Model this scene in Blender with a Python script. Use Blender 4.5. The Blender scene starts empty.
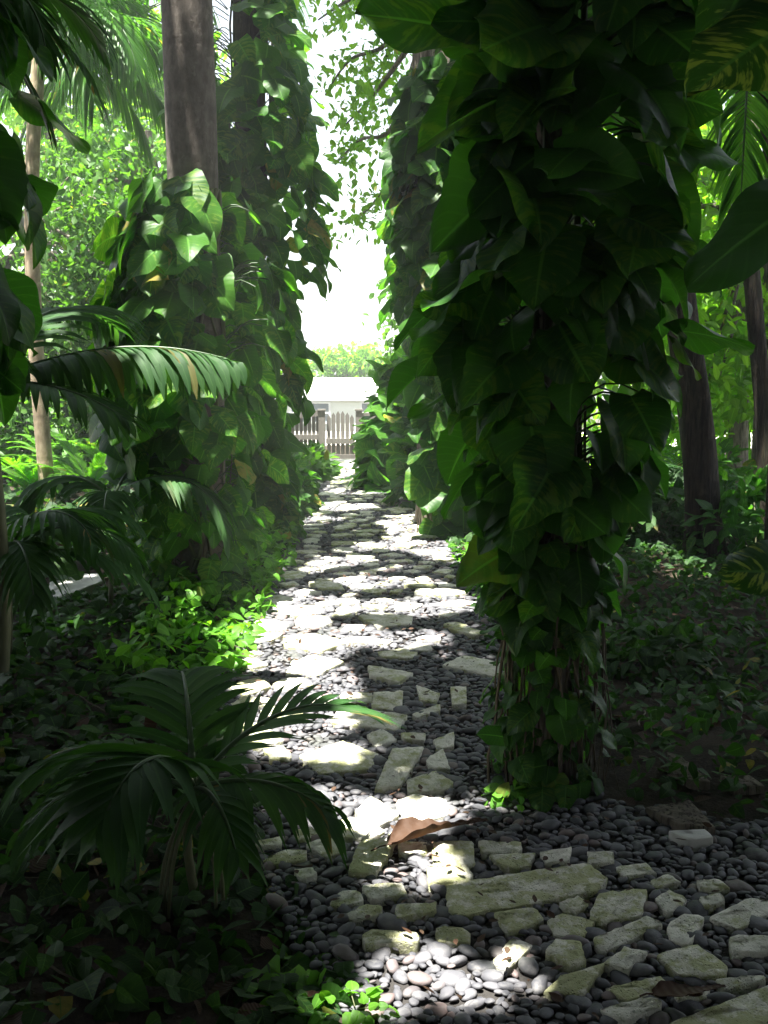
import bpy, bmesh, math
import numpy as np
from mathutils import Vector

rng = np.random.default_rng(11)
sc = bpy.context.scene
C = sc.collection
R = math.radians
def nz(a):
    a = np.asarray(a, float)
    return a / np.maximum(np.linalg.norm(a, axis=-1, keepdims=True), 1e-9)

# ------------------------------------------------------------------ camera
EYE, PITCH, F = 1.6, R(7.8), 1000.0
def ray(px, py):
    x, y = (px - 384) / F, (512 - py) / F
    return np.array([x, math.cos(PITCH) + y * math.sin(PITCH), -math.sin(PITCH) + y * math.cos(PITCH)])
def P(px, py, Y):                       # a point seen at a pixel, Y metres ahead
    d = ray(px, py); return np.array([0, 0, EYE]) + d * (Y / d[1])
def G(px, py, z=0.0):                   # the ground under a pixel
    d = ray(px, py); return np.array([0, 0, EYE]) + d * ((z - EYE) / d[2])

cam = bpy.data.cameras.new("camera"); co = bpy.data.objects.new("camera", cam); C.objects.link(co)
co.location = (0, 0, EYE); co.rotation_euler = (R(90) - PITCH, 0, 0)
cam.sensor_fit = 'VERTICAL'; cam.sensor_height = 24.0; cam.lens = 24.0 * F / 1024
cam.clip_end = 2000; cam.clip_start = 0.05
sc.camera = co

SUN = nz([-0.15, -0.13, 0.98])

# ------------------------------------------------------------------ mesh helpers
class MB:
    def __init__(s): s.v = []; s.f = []; s.a = []; s.n = 0
    def add(s, v, f, a=None):
        v = np.asarray(v, float).reshape(-1, 3)
        f = np.asarray(f, int)
        if a is None: a = np.zeros((len(v), 3))
        s.v.append(v); s.a.append(np.asarray(a, float).reshape(-1, 3)); s.f.append(f + s.n); s.n += len(v)
    def inst(s, tmpl, M, pos, rnd):
        tv, tf, ta = tmpl
        K = len(pos)
        if K == 0: return
        v = np.einsum('kij,nj->kni', M, tv) + np.asarray(pos)[:, None, :]
        a = np.broadcast_to(ta, (K,) + ta.shape).copy(); a[:, :, 2] = np.asarray(rnd)[:, None]
        f = tf[None] + (np.arange(K) * len(tv))[:, None, None]
        s.add(v.reshape(-1, 3), f.reshape(-1, tf.shape[1]), a.reshape(-1, 3))
    def mesh(s, name, m, smooth=True):
        me = bpy.data.meshes.new(name)
        v = np.concatenate(s.v); a = np.concatenate(s.a)
        me.vertices.add(len(v)); me.vertices.foreach_set('co', v.astype(np.float32).ravel())
        loops = np.concatenate([f.ravel() for f in s.f])
        tot = np.concatenate([np.full(len(f), f.shape[1]) for f in s.f])
        st = np.concatenate([[0], np.cumsum(tot)[:-1]])
        me.loops.add(len(loops)); me.loops.foreach_set('vertex_index', loops.astype(np.int32))
        me.polygons.add(len(tot)); me.polygons.foreach_set('loop_start', st.astype(np.int32))
        me.polygons.foreach_set('use_smooth', np.full(len(tot), smooth))
        at = me.attributes.new('luv', 'FLOAT_VECTOR', 'POINT'); at.data.foreach_set('vector', a.astype(np.float32).ravel())
        me.update(calc_edges=True); me.materials.append(m)
        return me
    def build(s, name, m, parent=None, smooth=True):
        o = bpy.data.objects.new(name, s.mesh(name, m, smooth)); C.objects.link(o)
        if parent is not None:
            o.parent = parent
            o.matrix_parent_inverse = parent.matrix_basis.inverted()
        return o
def tag(o, label, cat, group=None, kind=None):
    if label: o['label'] = label
    if cat: o['category'] = cat
    if group: o['group'] = group
    if kind: o['kind'] = kind
    return o
def thing(name, label, cat, loc, group=None):
    o = bpy.data.objects.new(name, None); C.objects.link(o); o.location = tuple(float(q) for q in loc)
    o.empty_display_size = .1
    return tag(o, label, cat, group)

def tube(mb, pts, rad, sides=6, rnd=0.0, cap=True):
    pts = np.asarray(pts, float); n = len(pts)
    rad = np.broadcast_to(np.asarray(rad, float), (n,))
    T = nz(np.gradient(pts, axis=0))
    ref = np.array([1, 0, 0.]) if abs(T[:, 2]).mean() > .8 else np.array([0, 0, 1.])
    X = nz(np.cross(T, ref)); Y = np.cross(T, X)
    th = np.linspace(0, 2 * math.pi, sides, endpoint=False)
    v = pts[:, None] + rad[:, None, None] * (np.cos(th)[None, :, None] * X[:, None] + np.sin(th)[None, :, None] * Y[:, None])
    i = np.arange(n - 1)[:, None] * sides; j = np.arange(sides)[None]; k = (j + 1) % sides
    f = np.stack([i + j, i + k, i + sides + k, i + sides + j], -1).reshape(-1, 4)
    L = np.concatenate([[0], np.cumsum(np.linalg.norm(np.diff(pts, axis=0), axis=1))])
    a = np.stack([np.repeat(L, sides), np.tile(th / 6.283, n), np.full(n * sides, rnd)], -1)
    mb.add(v.reshape(-1, 3), f, a)
    if cap:
        mb.add(np.concatenate([v[-1], pts[-1:] + T[-1:] * rad[-1] * .3]), [[q, (q + 1) % sides, sides] for q in range(sides)])

def box(mb, x0, x1, y0, y1, z0, z1, rnd=0.0):
    v = [(x, y, z) for z in (z0, z1) for y in (y0, y1) for x in (x0, x1)]
    f = [(0, 2, 3, 1), (4, 5, 7, 6), (0, 1, 5, 4), (2, 6, 7, 3), (0, 4, 6, 2), (1, 3, 7, 5)]
    mb.add(v, f, np.full((8, 3), rnd))
def spline(pts, n):
    pts = np.asarray(pts, float); t = np.linspace(0, len(pts) - 1, n); out = []
    for q in t:
        i = min(int(q), len(pts) - 2); u = q - i
        p0, p1, p2, p3 = pts[max(i - 1, 0)], pts[i], pts[i + 1], pts[min(i + 2, len(pts) - 1)]
        out.append(.5 * ((2 * p1) + (p2 - p0) * u + (2 * p0 - 5 * p1 + 4 * p2 - p3) * u * u + (3 * p1 - p0 - 3 * p2 + p3) * u ** 3))
    return np.array(out)
def frames(d, n, s=1.0):
    y = nz(d); x = nz(np.cross(y, n)); z = np.cross(x, y)
    return np.stack([x, y, z], -1) * np.asarray(s)[..., None, None]
def inpoly(x, y, poly):
    x = np.asarray(x); y = np.asarray(y); r = np.zeros(x.shape, bool); p = np.asarray(poly); j = len(p) - 1
    for i in range(len(p)):
        c = ((p[i, 1] > y) != (p[j, 1] > y)) & (x < (p[j, 0] - p[i, 0]) * (y - p[i, 1]) / (p[j, 1] - p[i, 1] + 1e-12) + p[i, 0])
        r ^= c; j = i
    return r
_k = rng.normal(size=(10, 2)); _ph = rng.uniform(0, 6.28, 10)
def fnoise(x, y, s=1.0):                # smooth pseudo noise, about -1..1
    r = 0
    for q in range(10):
        w = s * (0.6 + .35 * q)
        r = r + np.sin((x * _k[q, 0] + y * _k[q, 1]) * w + _ph[q]) / (1 + .25 * q)
    return r / 3.0

# ------------------------------------------------------------------ materials
class NT:
    def __init__(s, name):
        s.m = bpy.data.materials.new(name); s.m.use_nodes = True; s.t = s.m.node_tree; s.t.nodes.clear()
        s.out = s.n('ShaderNodeOutputMaterial')
    def n(s, ty, **kw):
        o = s.t.nodes.new(ty)
        for k, v in kw.items():
            if k.startswith('i_'):
                k = k[2:]; k = int(k) if k.isdigit() else k.replace('_', ' ')
                if hasattr(v, 'is_output'): s.t.links.new(v, o.inputs[k])
                else: o.inputs[k].default_value = v
            else: setattr(o, k, v)
        return o
    def l(s, a, b): s.t.links.new(a, b)
    def mix(s, f, a, b):
        o = s.t.nodes.new('ShaderNodeMix'); o.data_type = 'RGBA'
        for q, idx in ((f, 0), (a, 6), (b, 7)):
            if hasattr(q, 'is_output'): s.l(q, o.inputs[idx])
            elif idx == 0: o.inputs[0].default_value = q
            else: o.inputs[idx].default_value = (*q, 1)
        return o.outputs[2]
    def math(s, op, a, b=0.0, clamp=False):
        o = s.t.nodes.new('ShaderNodeMath'); o.operation = op; o.use_clamp = clamp
        for q, idx in ((a, 0), (b, 1)):
            if hasattr(q, 'is_output'): s.l(q, o.inputs[idx])
            else: o.inputs[idx].default_value = q
        return o.outputs[0]
    def ramp(s, f, lo, hi):
        o = s.t.nodes.new('ShaderNodeMapRange'); s.l(f, o.inputs[0]); o.inputs[1].default_value = lo; o.inputs[2].default_value = hi
        o.interpolation_type = 'SMOOTHSTEP'
        return o.outputs[0]
    def noise(s, scale, detail=4, rough=.55, vec=None):
        o = s.n('ShaderNodeTexNoise'); o.inputs['Scale'].default_value = scale; o.inputs['Detail'].default_value = detail
        o.inputs['Roughness'].default_value = rough
        if vec is not None: s.l(vec, o.inputs['Vector'])
        return o.outputs[0]
    def pos(s): return s.n('ShaderNodeNewGeometry').outputs['Position']
    def objco(s): return s.n('ShaderNodeTexCoord').outputs['Object']
    def luv(s):
        a = s.n('ShaderNodeAttribute', attribute_name='luv'); x = s.n('ShaderNodeSeparateXYZ'); s.l(a.outputs['Vector'], x.inputs[0])
        return x.outputs
    def bump(s, h, strength=.5, dist=.01):
        b = s.n('ShaderNodeBump'); b.inputs['Strength'].default_value = strength; b.inputs['Distance'].default_value = dist
        s.l(h, b.inputs['Height']); return b.outputs[0]
    def pbr(s, col, rough=.6, normal=None, spec=.5, link=True):
        p = s.n('ShaderNodeBsdfPrincipled')
        for q, k in ((col, 'Base Color'), (rough, 'Roughness'), (spec, 'Specular IOR Level')):
            if hasattr(q, 'is_output'): s.l(q, p.inputs[k])
            else: p.inputs[k].default_value = (*q, 1) if k == 'Base Color' else q
        if normal is not None: s.l(normal, p.inputs['Normal'])
        if link: s.l(p.outputs[0], s.out.inputs[0])
        return p.outputs[0]
    def leaf(s, col, tcol, rough, trans, normal=None, spec=.2):
        p = s.pbr(col, rough, normal, spec, link=False)
        t = s.n('ShaderNodeBsdfTranslucent')
        if hasattr(tcol, 'is_output'): s.l(tcol, t.inputs[0])
        else: t.inputs[0].default_value = (*tcol, 1)
        m = s.n('ShaderNodeMixShader'); m.inputs[0].default_value = trans
        s.l(p, m.inputs[1]); s.l(t.outputs[0], m.inputs[2]); s.l(m.outputs[0], s.out.inputs[0])

def broad_leaf_mat(name, a, b, vari, trans=.38, rough=.42, streak=(.17, .26, .04), tmul=(1.0, 1.0, 1.0)):
    k = NT(name); t, u, r = k.luv()
    base = k.mix(r, a, b)
    au = k.math('ABSOLUTE', u)
    sl = k.math('SUBTRACT', t, k.math('MULTIPLY', au, .22))          # lateral veins slant towards the tip
    wv = k.math('SINE', k.math('MULTIPLY', sl, 58.0))
    vein = k.ramp(wv, .72, 1.0)
    mid = k.math('SUBTRACT', 1.0, k.ramp(au, .02, .07))
    lines = k.math('MAXIMUM', k.math('MULTIPLY', vein, .14), k.math('MULTIPLY', mid, .8))
    # cream-yellow streaks that follow the lateral veins
    cv = k.n('ShaderNodeCombineXYZ'); k.l(k.math('MULTIPLY', sl, 16.0), cv.inputs[0]); k.l(k.math('MULTIPLY', u, 1.3), cv.inputs[1]); k.l(k.math('MULTIPLY', r, 57.0), cv.inputs[2])
    ns = k.noise(1.0, 3, .6, cv.outputs[0])
    thr = k.math('ADD', ns, k.math('MULTIPLY', k.math('SUBTRACT', k.math('FRACT', k.math('MULTIPLY', r, 13.7)), .55), .25))
    st = k.math('MULTIPLY', k.ramp(thr, .56, .68), vari)
    ob = k.noise(9.0, 3, .6, k.pos())
    c = k.mix(k.math('MULTIPLY', ob, .35), base, tuple(.55 * q for q in a))
    c = k.mix(st, c, streak)
    old = k.math('MULTIPLY', k.ramp(k.math('FRACT', k.math('MULTIPLY', r, 91.7)), .97, .99), .15 if 'dark' in name else 1.0)
    c = k.mix(k.math('MULTIPLY', old, k.ramp(k.noise(14.0, 4, .6, k.pos()), .3, .6)), c, (.24, .19, .045))
    c = k.mix(lines, c, tuple(q * 1.5 + .012 for q in b))
    tc = k.n('ShaderNodeMix'); tc.data_type = 'RGBA'; tc.blend_type = 'MULTIPLY'; tc.inputs[0].default_value = 1
    k.l(c, tc.inputs[6]); tc.inputs[7].default_value = (2.6 * tmul[0], 3.0 * tmul[1], .9 * tmul[2], 1)
    h = k.math('ADD', k.math('MULTIPLY', wv, .5), k.math('MULTIPLY', mid, -1.5))
    k.leaf(c, tc.outputs[2], rough, trans, k.bump(h, .16, .003))
    return k.m
def small_leaf_mat(name, a, b, trans=.4, rough=.45, tm=(2.4, 2.6, .8)):
    k = NT(name); t, u, r = k.luv()
    c = k.mix(r, a, b)
    au = k.math('ABSOLUTE', u)
    mid = k.math('SUBTRACT', 1.0, k.ramp(au, .0, .18))
    c = k.mix(k.math('MULTIPLY', mid, .35), c, tuple(q * 1.5 + .01 for q in b))
    dry = k.ramp(k.math('FRACT', k.math('MULTIPLY', r, 37.3)), .97, 1.0)
    c = k.mix(k.math('MULTIPLY', dry, .7), c, (.20, .13, .04))
    tc = k.n('ShaderNodeMix'); tc.data_type = 'RGBA'; tc.blend_type = 'MULTIPLY'; tc.inputs[0].default_value = 1
    k.l(c, tc.inputs[6]); tc.inputs[7].default_value = (*tm, 1)
    k.leaf(c, tc.outputs[2], rough, trans)
    return k.m

M = {}
M['vine'] = broad_leaf_mat('vine_leaf', (.018, .066, .012), (.048, .14, .018), .4, .42)
M['vine_mid'] = broad_leaf_mat('vine_leaf_mid', (.026, .095, .012), (.06, .17, .020), .5, .45)
M['vine_mottled'] = broad_leaf_mat('vine_leaf_mottled', (.013, .046, .011), (.022, .068, .014), .85, .3, streak=(.17, .21, .05))
M['vine_dark'] = broad_leaf_mat('vine_leaf_dark', (.019, .070, .013), (.039, .122, .020), .25, .44)
M['vine_bright'] = broad_leaf_mat('vine_leaf_bright', (.035, .115, .016), (.075, .19, .022), .6, .45)
M['vine_young'] = broad_leaf_mat('vine_leaf_young', (.05, .14, .018), (.095, .22, .03), .25, .45)
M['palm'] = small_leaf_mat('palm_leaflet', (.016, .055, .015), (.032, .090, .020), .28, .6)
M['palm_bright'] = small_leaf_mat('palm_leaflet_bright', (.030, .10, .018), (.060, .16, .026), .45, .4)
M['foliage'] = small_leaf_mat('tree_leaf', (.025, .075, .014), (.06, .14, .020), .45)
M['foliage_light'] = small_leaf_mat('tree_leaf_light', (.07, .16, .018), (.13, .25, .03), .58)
M['canopy'] = small_leaf_mat('canopy_leaf', (.020, .055, .012), (.04, .09, .016), .22)
M['fern'] = small_leaf_mat('fern_frond', (.05, .15, .012), (.095, .24, .02), .45)
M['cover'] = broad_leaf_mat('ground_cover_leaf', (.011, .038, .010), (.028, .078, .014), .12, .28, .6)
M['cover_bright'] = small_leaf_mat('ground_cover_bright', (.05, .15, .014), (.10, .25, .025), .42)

def bark(name, a, b, sx, sz, rings=0.0, bumpd=.02, moss=0.0, rough=.85):
    crack = 0 if rings else 1
    k = NT(name); t, u, r = k.luv()
    p = k.n('ShaderNodeMapping'); p.inputs['Scale'].default_value = (sx, sx, sz); k.l(k.pos(), p.inputs[0])
    n1 = k.noise(1.0, 6, .62, p.outputs[0]); n2 = k.noise(2.3, 4, .6, k.pos())
    c = k.mix(k.ramp(n1, .3, .7), a, b)
    c = k.mix(k.math('MULTIPLY', k.ramp(n2, .48, .66), .5), c, tuple(q * .55 for q in a))
    c = k.mix(k.math('MULTIPLY', k.ramp(k.noise(7.5, 7, .7, k.pos()), .58, .64), .45), c, tuple(q * 1.35 + .02 for q in b))
    p2 = k.n('ShaderNodeMapping'); p2.inputs['Scale'].default_value = (sx * 2.4, sx * 2.4, sz * .5); k.l(k.pos(), p2.inputs[0])
    cr2 = k.ramp(k.noise(1.0, 5, .6, p2.outputs[0]), .36, .50)
    if crack: c = k.mix(cr2, tuple(q * .5 for q in a), c)
    if crack: n1 = k.math('ADD', k.math('MULTIPLY', n1, .6), k.math('MULTIPLY', cr2, .5)); h = n1
    if rings:
        w = k.math('SINE', k.math('ADD', k.math('MULTIPLY', t, rings), k.math('MULTIPLY', n2, 1.3)))
        rg = k.ramp(w, .86, 1.0)
        c = k.mix(k.math('MULTIPLY', rg, .3), c, tuple(q * .6 for q in a))
        h = k.math('SUBTRACT', n1, k.math('MULTIPLY', rg, .12))
    if moss:
        c = k.mix(k.math('MULTIPLY', k.ramp(k.noise(5, 4), .45, .65), moss), c, (.03, .05, .015))
    k.pbr(c, rough, k.bump(h, .8, bumpd), .25)
    return k.m
M['bark_palm'] = bark('palm_trunk_bark', (.085, .072, .060), (.165, .142, .12), 22, 12, 15.0, .012)
M['bark_rough'] = bark('rough_bark', (.016, .012, .009), (.060, .045, .032), 34, 7, 0, .04, .3)
M['bark_grey'] = bark('grey_bark', (.12, .10, .08), (.24, .205, .165), 22, 9, 0, .02, .15)
M['bark_ring'] = bark('ringed_bark', (.16, .13, .10), (.36, .32, .26), 14, 9, 60.0, .015)
M['bark_pale'] = bark('pale_bark', (.25, .19, .12), (.42, .34, .24), 16, 6, 12.0, .012)
k = NT('vine_stem'); c = k.mix(k.noise(20, 4), (.04, .055, .02), (.13, .13, .06)); k.pbr(c, .6); M['stem'] = k.m
k = NT('aerial_root'); c = k.mix(k.noise(30, 4), (.05, .04, .025), (.13, .10, .065)); k.pbr(c, .85); M['root'] = k.m
k = NT('petiole'); c = k.mix(k.noise(12, 3), (.020, .055, .012), (.042, .09, .020)); k.pbr(c, .45); M['petiole'] = k.m

k = NT('soil'); q = k.pos()
n1 = k.noise(3.5, 8, .65, q); n2 = k.noise(45, 5, .7, q); n3 = k.noise(9, 4, .6, q)
c = k.mix(k.ramp(n1, .35, .65), (.022, .017, .012), (.055, .042, .030)); c = k.mix(k.ramp(n2, .5, .75), c, (.085, .066, .045))
c = k.mix(k.math('MULTIPLY', k.ramp(n3, .55, .7), .6), c, (.018, .030, .010))
k.pbr(c, .95, k.bump(n2, .9, .03), .2); M['soil'] = k.m
k = NT('path_bed'); n = k.noise(60, 5, .7, k.pos()); c = k.mix(n, (.018, .017, .017), (.06, .056, .052)); k.pbr(c, .95, k.bump(n, .8, .02), .2); M['bed'] = k.m
k = NT('pebble'); t, u, r = k.luv(); oi = k.n('ShaderNodeObjectInfo')
rr = k.math('FRACT', k.math('ADD', r, oi.outputs['Random']))
c = k.mix(rr, (.040, .042, .050), (.105, .105, .117))
c = k.mix(k.ramp(k.math('FRACT', k.math('MULTIPLY', rr, 17.3)), .84, .98), c, (.14, .105, .10))
c = k.mix(k.math('MULTIPLY', k.ramp(k.noise(26, 5, .65, k.pos()), .45, .75), .55), c, (.20, .195, .19))
n = k.noise(160, 3, .6, k.pos())
c = k.mix(k.math('MULTIPLY', k.ramp(k.noise(2.2, 4, .6, k.pos()), .56, .7), .35), c, (.05, .06, .03))
k.pbr(c, .62, k.bump(n, .25, .004), .4); M['pebble'] = k.m
k = NT('limestone'); q = k.pos(); _, _, rm_ = k.luv()
n1 = k.noise(11, 6, .65, q); n2 = k.noise(70, 5, .7, q); n3 = k.noise(15, 7, .7, q)
c = k.mix(k.ramp(n1, .3, .7), (.56, .55, .47), (.78, .76, .67))
c = k.mix(k.math('MULTIPLY', k.ramp(n2, .58, .72), .5), c, (.20, .18, .13))
ms = k.math('ADD', n3, k.math('MULTIPLY', k.math('SUBTRACT', rm_, .5), .22))
c = k.mix(k.math('MULTIPLY', k.ramp(ms, .44, .585), .70), c, (.30, .325, .095))
c = k.mix(k.math('MULTIPLY', k.ramp(k.noise(17, 5, .7, q), .58, .7), .55), c, (.14, .18, .045))
v = k.n('ShaderNodeTexVoronoi'); v.inputs['Scale'].default_value = 90; k.l(q, v.inputs['Vector'])
h = k.math('ADD', n2, k.math('MULTIPLY', k.ramp(v.outputs[0], .0, .35), .6))
k.pbr(c, .9, k.bump(h, .9, .008), .2); M['slab'] = k.m
k = NT('road'); n = k.noise(3, 8, .65, k.pos()); c = k.mix(n, (.50, .48, .43), (.66, .64, .58)); k.pbr(c, .9, k.bump(k.noise(50, 4), .4, .01), .2); M['road'] = k.m
k = NT('white_stone'); n = k.noise(14, 6, .6, k.pos()); c = k.mix(n, (.45, .44, .42), (.70, .69, .66)); k.pbr(c, .8, k.bump(n, .4, .01), .3); M['white_stone'] = k.m
k = NT('dead_leaf'); t, u, r = k.luv(); n = k.noise(16, 5, .6, k.pos())
c = k.mix(n, (.030, .014, .009), (.070, .034, .019)); c = k.mix(k.math('MULTIPLY', r, .6), c, (.07, .05, .03))
k.leaf(c, (.12, .05, .02), .7, .10, k.bump(k.math('SINE', k.math('MULTIPLY', t, 60.)), .3, .003)); M['dead'] = k.m
k = NT('weathered_wood'); p = k.n('ShaderNodeMapping'); p.inputs['Scale'].default_value = (40, 40, 3); k.l(k.pos(), p.inputs[0])
n = k.noise(1, 5, .6, p.outputs[0]); c = k.mix(n, (.12, .11, .10), (.25, .235, .21)); k.pbr(c, .85, k.bump(n, .5, .004), .2); M['wood'] = k.m
k = NT('house_paint'); n = k.noise(4, 4); c = k.mix(n, (.74, .77, .71), (.82, .84, .79)); k.pbr(c, .8); M['paint'] = k.m
k = NT('house_roof'); n = k.noise(3, 5); c = k.mix(n, (.76, .76, .73), (.84, .83, .80)); k.pbr(c, .8); M['roof'] = k.m
k = NT('trim_paint'); n = k.noise(6, 3); c = k.mix(n, (.74, .75, .72), (.8, .8, .78)); k.pbr(c, .6); M['trim'] = k.m
k = NT('window_glass'); n = k.noise(2, 3); c = k.mix(n, (.10, .13, .15), (.20, .24, .26)); k.pbr(c, .12, None, .6); M['glass'] = k.m

# ------------------------------------------------------------------ leaf shapes
def heart(nl, nw, fold=.25, droop=.25, wav=.04, ph=0., notch=0, sd=0):
    ts = np.linspace(0, 1, nl + 1); us = np.linspace(-1, 1, nw + 1)
    T, U = np.meshgrid(ts, us, indexing='ij')
    h = .48 * np.sin(math.pi * np.clip(T, 0, 1) ** .60) ** .68
    if notch:
        g = np.random.default_rng(sd); m = 1 - notch * (g.random(T.shape) > .72) * (np.abs(U) > .75) * (T > .3) * (T < .85)
        h = h * m
    h = h * (1 + .05 * np.sin(13 * T + ph) * (np.abs(U) > .6))
    X = U * h
    Y = T - .21 * np.abs(U) ** 1.4 * (1 - T) ** 4 * (T > 0)
    Z = fold * np.abs(X) - droop * T ** 2 + wav * np.sin(9 * T + ph + U) * U ** 2 - .12 * (X * 2) ** 2
    v = np.stack([X, Y, Z], -1).reshape(-1, 3)
    i, j = np.meshgrid(np.arange(nl), np.arange(nw), indexing='ij'); a = (i * (nw + 1) + j).ravel()
    f = np.stack([a, a + 1, a + nw + 2, a + nw + 1], -1)
    return v, f, np.stack([T.ravel(), U.ravel(), np.zeros(T.size)], -1)
def blade(nl=3, w=.22, droop=.2, fold=.2):                       # simple lance leaf
    ts = np.linspace(0, 1, nl + 1); T, U = np.meshgrid(ts, [-1., 0, 1.], indexing='ij')
    h = w * np.sin(math.pi * (.06 + .92 * T) ** .8)
    v = np.stack([U * h, T, fold * np.abs(U) * h - droop * T ** 2], -1).reshape(-1, 3)
    i, j = np.meshgrid(np.arange(nl), np.arange(2), indexing='ij'); a = (i * 3 + j).ravel()
    return v, np.stack([a, a + 1, a + 4, a + 3], -1), np.stack([T.ravel(), U.ravel(), 0 * T.ravel()], -1)
BIG = [heart(18, 12, .22, .22, .05, 0.), heart(18, 12, .35, .35, .07, 2., .05, 2), heart(18, 12, .12, .15, .06, 4.), heart(18, 12, .45, .5, .05, 1., .09, 4), heart(18, 12, .28, .1, .09, 5., .03, 5), heart(18, 12, .6, .3, .06, 3.)]
MIDL = [heart(9, 6, .25, .25, .05, 0.), heart(9, 6, .4, .4, .06, 2.), heart(9, 6, .12, .12, .06, 4.), heart(9, 6, .3, .55, .04, 1.)]
LOW = [heart(5, 4, .25, .2, .03), heart(5, 4, .4, .4, .03, 2.)]
SM = [blade(3, .24, .2, .25), blade(3, .3, .35, .1)]

def scatter_leaves(mb, T, pos, d, n, size):
    K = len(pos); idx = rng.integers(0, len(T), K); Mx = frames(d, n, size); r = rng.random(K)
    for q in range(len(T)):
        m = idx == q; mb.inst(T[q], Mx[m], pos[m], r[m])

# ------------------------------------------------------------------ ground and path
PATH = np.array([(-.92, 18.2), (-.86, 12), (-.84, 8), (-.83, 6), (-.82, 4.9), (-.66, 4.0), (-.45, 3.3), (-.25, 2.75), (0, 2.35), (.3, 2.0), (1.0, 1.5), (3.6, 1.0),
                 (3.6, 2.75), (2.2, 3.05), (1.3, 3.35), (.95, 3.5), (.62, 3.72), (.57, 4.2), (.62, 4.9), (.68, 7), (.62, 10), (.47, 18.2)])
def pathdist(x, y):                     # rough distance to the path's edge (negative inside)
    d = np.full(np.shape(x), 1e9)
    for i in range(len(PATH)):
        a, b = PATH[i - 1], PATH[i]; ab = b - a
        t = np.clip(((x - a[0]) * ab[0] + (y - a[1]) * ab[1]) / (ab @ ab), 0, 1)
        d = np.minimum(d, np.hypot(x - a[0] - t * ab[0], y - a[1] - t * ab[1]))
    return np.where(inpoly(x, y, PATH), -d, d)
def ground_z(x, y):
    d = pathdist(x, y)
    k = np.clip((d - .05) / .6, 0, 1)
    far = np.clip((25 - np.hypot(x, y)) / 10, 0, 1)
    q_ = np.clip((y - 29.5) / 4, 0, 1)
    return -.03 - 2.4 * q_ * q_ * (3 - 2 * q_) + k * far * (.05 + .05 * fnoise(x, y, 1.1) + .02 * fnoise(x, y, 4.))
xs = np.unique(np.concatenate([np.linspace(-9, 9, 181), np.linspace(-160, -9, 14), np.linspace(9, 160, 14)]))
ys = np.unique(np.concatenate([np.linspace(-2, 20, 221), np.linspace(-60, -2, 10), np.linspace(20.5, 34, 28), np.linspace(38, 200, 12)]))
X, Y = np.meshgrid(xs, ys, indexing='ij'); Z = ground_z(X, Y)
i, j = np.meshgrid(np.arange(len(xs) - 1), np.arange(len(ys) - 1), indexing='ij'); a = (i * len(ys) + j).ravel()
mb = MB(); mb.add(np.stack([X, Y, Z], -1).reshape(-1, 3), np.stack([a, a + len(ys), a + len(ys) + 1, a + 1], -1))
tag(mb.build('ground', M['soil']), None, None, None, 'structure')
cen = np.array([(-.2, 18.2), (-.1, 12), (-.1, 8), (-.08, 6), (-.08, 4.9), (-.05, 4.2)])
bm = bmesh.new(); bm.faces.new([bm.verts.new((p[0], p[1], -.012)) for p in PATH]); bmesh.ops.triangulate(bm, faces=bm.faces[:])
me = bpy.data.meshes.new('path'); bm.to_mesh(me); bm.free(); me.materials.append(M['bed'])
po = bpy.data.objects.new('path', me); C.objects.link(po); tag(po, None, None, None, 'structure')

mb = MB(); mb.add([(-40, 19.6, -.022), (40, 19.6, -.022), (40, 29.2, -.022), (-40, 29.2, -.022)], [(0, 1, 2, 3)]); tag(mb.build('road', M['road']), None, None, None, 'structure')
# slabs -------------------------------------------------------------
def slab_mesh(poly, top, bot, sd, moss=.4):
    g = np.random.default_rng(sd); poly = np.asarray(poly, float)
    cx = poly.mean(0); seg = np.roll(poly, -1, 0) - poly; L = np.linalg.norm(seg, axis=1)
    out = []
    for p, s_, l_ in zip(poly, seg, L):
        n = max(3, int(round(l_ / .022))); n = min(n, 14)
        for q in range(n): out.append(p + s_ * (q / n))
    out = np.array(out); K = len(out)
    rad = nz(out - cx)
    corner = np.zeros(K); kk = 0
    for l_ in L:
        n = min(max(3, int(round(l_ / .022))), 14); corner[kk] = 1; kk += n
    out = out - rad * (corner * g.uniform(.001, .005, K))[:, None] + rad * g.normal(0, .0022, K)[:, None]
    mb = MB(); V = []
    tilt = g.normal(0, .022, 2)
    rings = [(1.0, bot, 0), (1.004, top - .007, .001), (.997, top - .002, .0015), (.975, top, .001), (.75, top + .001, .003), (.42, top + .001, .003)]
    for sc_, z, jt in rings:
        p = cx + (out - cx) * sc_
        zz = np.full(K, z) + g.normal(0, jt, K)
        if z > bot: zz = zz + (p - cx) @ tilt - (g.random(K) > .9) * .006 * (sc_ > .95)
        V.append(np.column_stack([p, zz]))
    v = np.concatenate(V + [np.array([[cx[0], cx[1], top]])]); f4 = []
    for r_ in range(len(rings) - 1):
        for q in range(K): f4.append((r_ * K + q, r_ * K + (q + 1) % K, (r_ + 1) * K + (q + 1) % K, (r_ + 1) * K + q))
    b = (len(rings) - 1) * K
    mb.add(v, f4, np.column_stack([np.zeros((len(v), 2)), np.full(len(v), moss)])); mb.f.append(np.array([(b + q, b + (q + 1) % K, len(v) - 1) for q in range(K)]))
    return mb
A_ = lambda pts: [(480 + x / 2.667, 700 + y / 2.667) for x, y in pts]
B_ = lambda pts: [(240 + x / 2.815, 660 + y / 2.815) for x, y in pts]
N1 = 'pale limestone chip set among dark pebbles in the near path'
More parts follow.
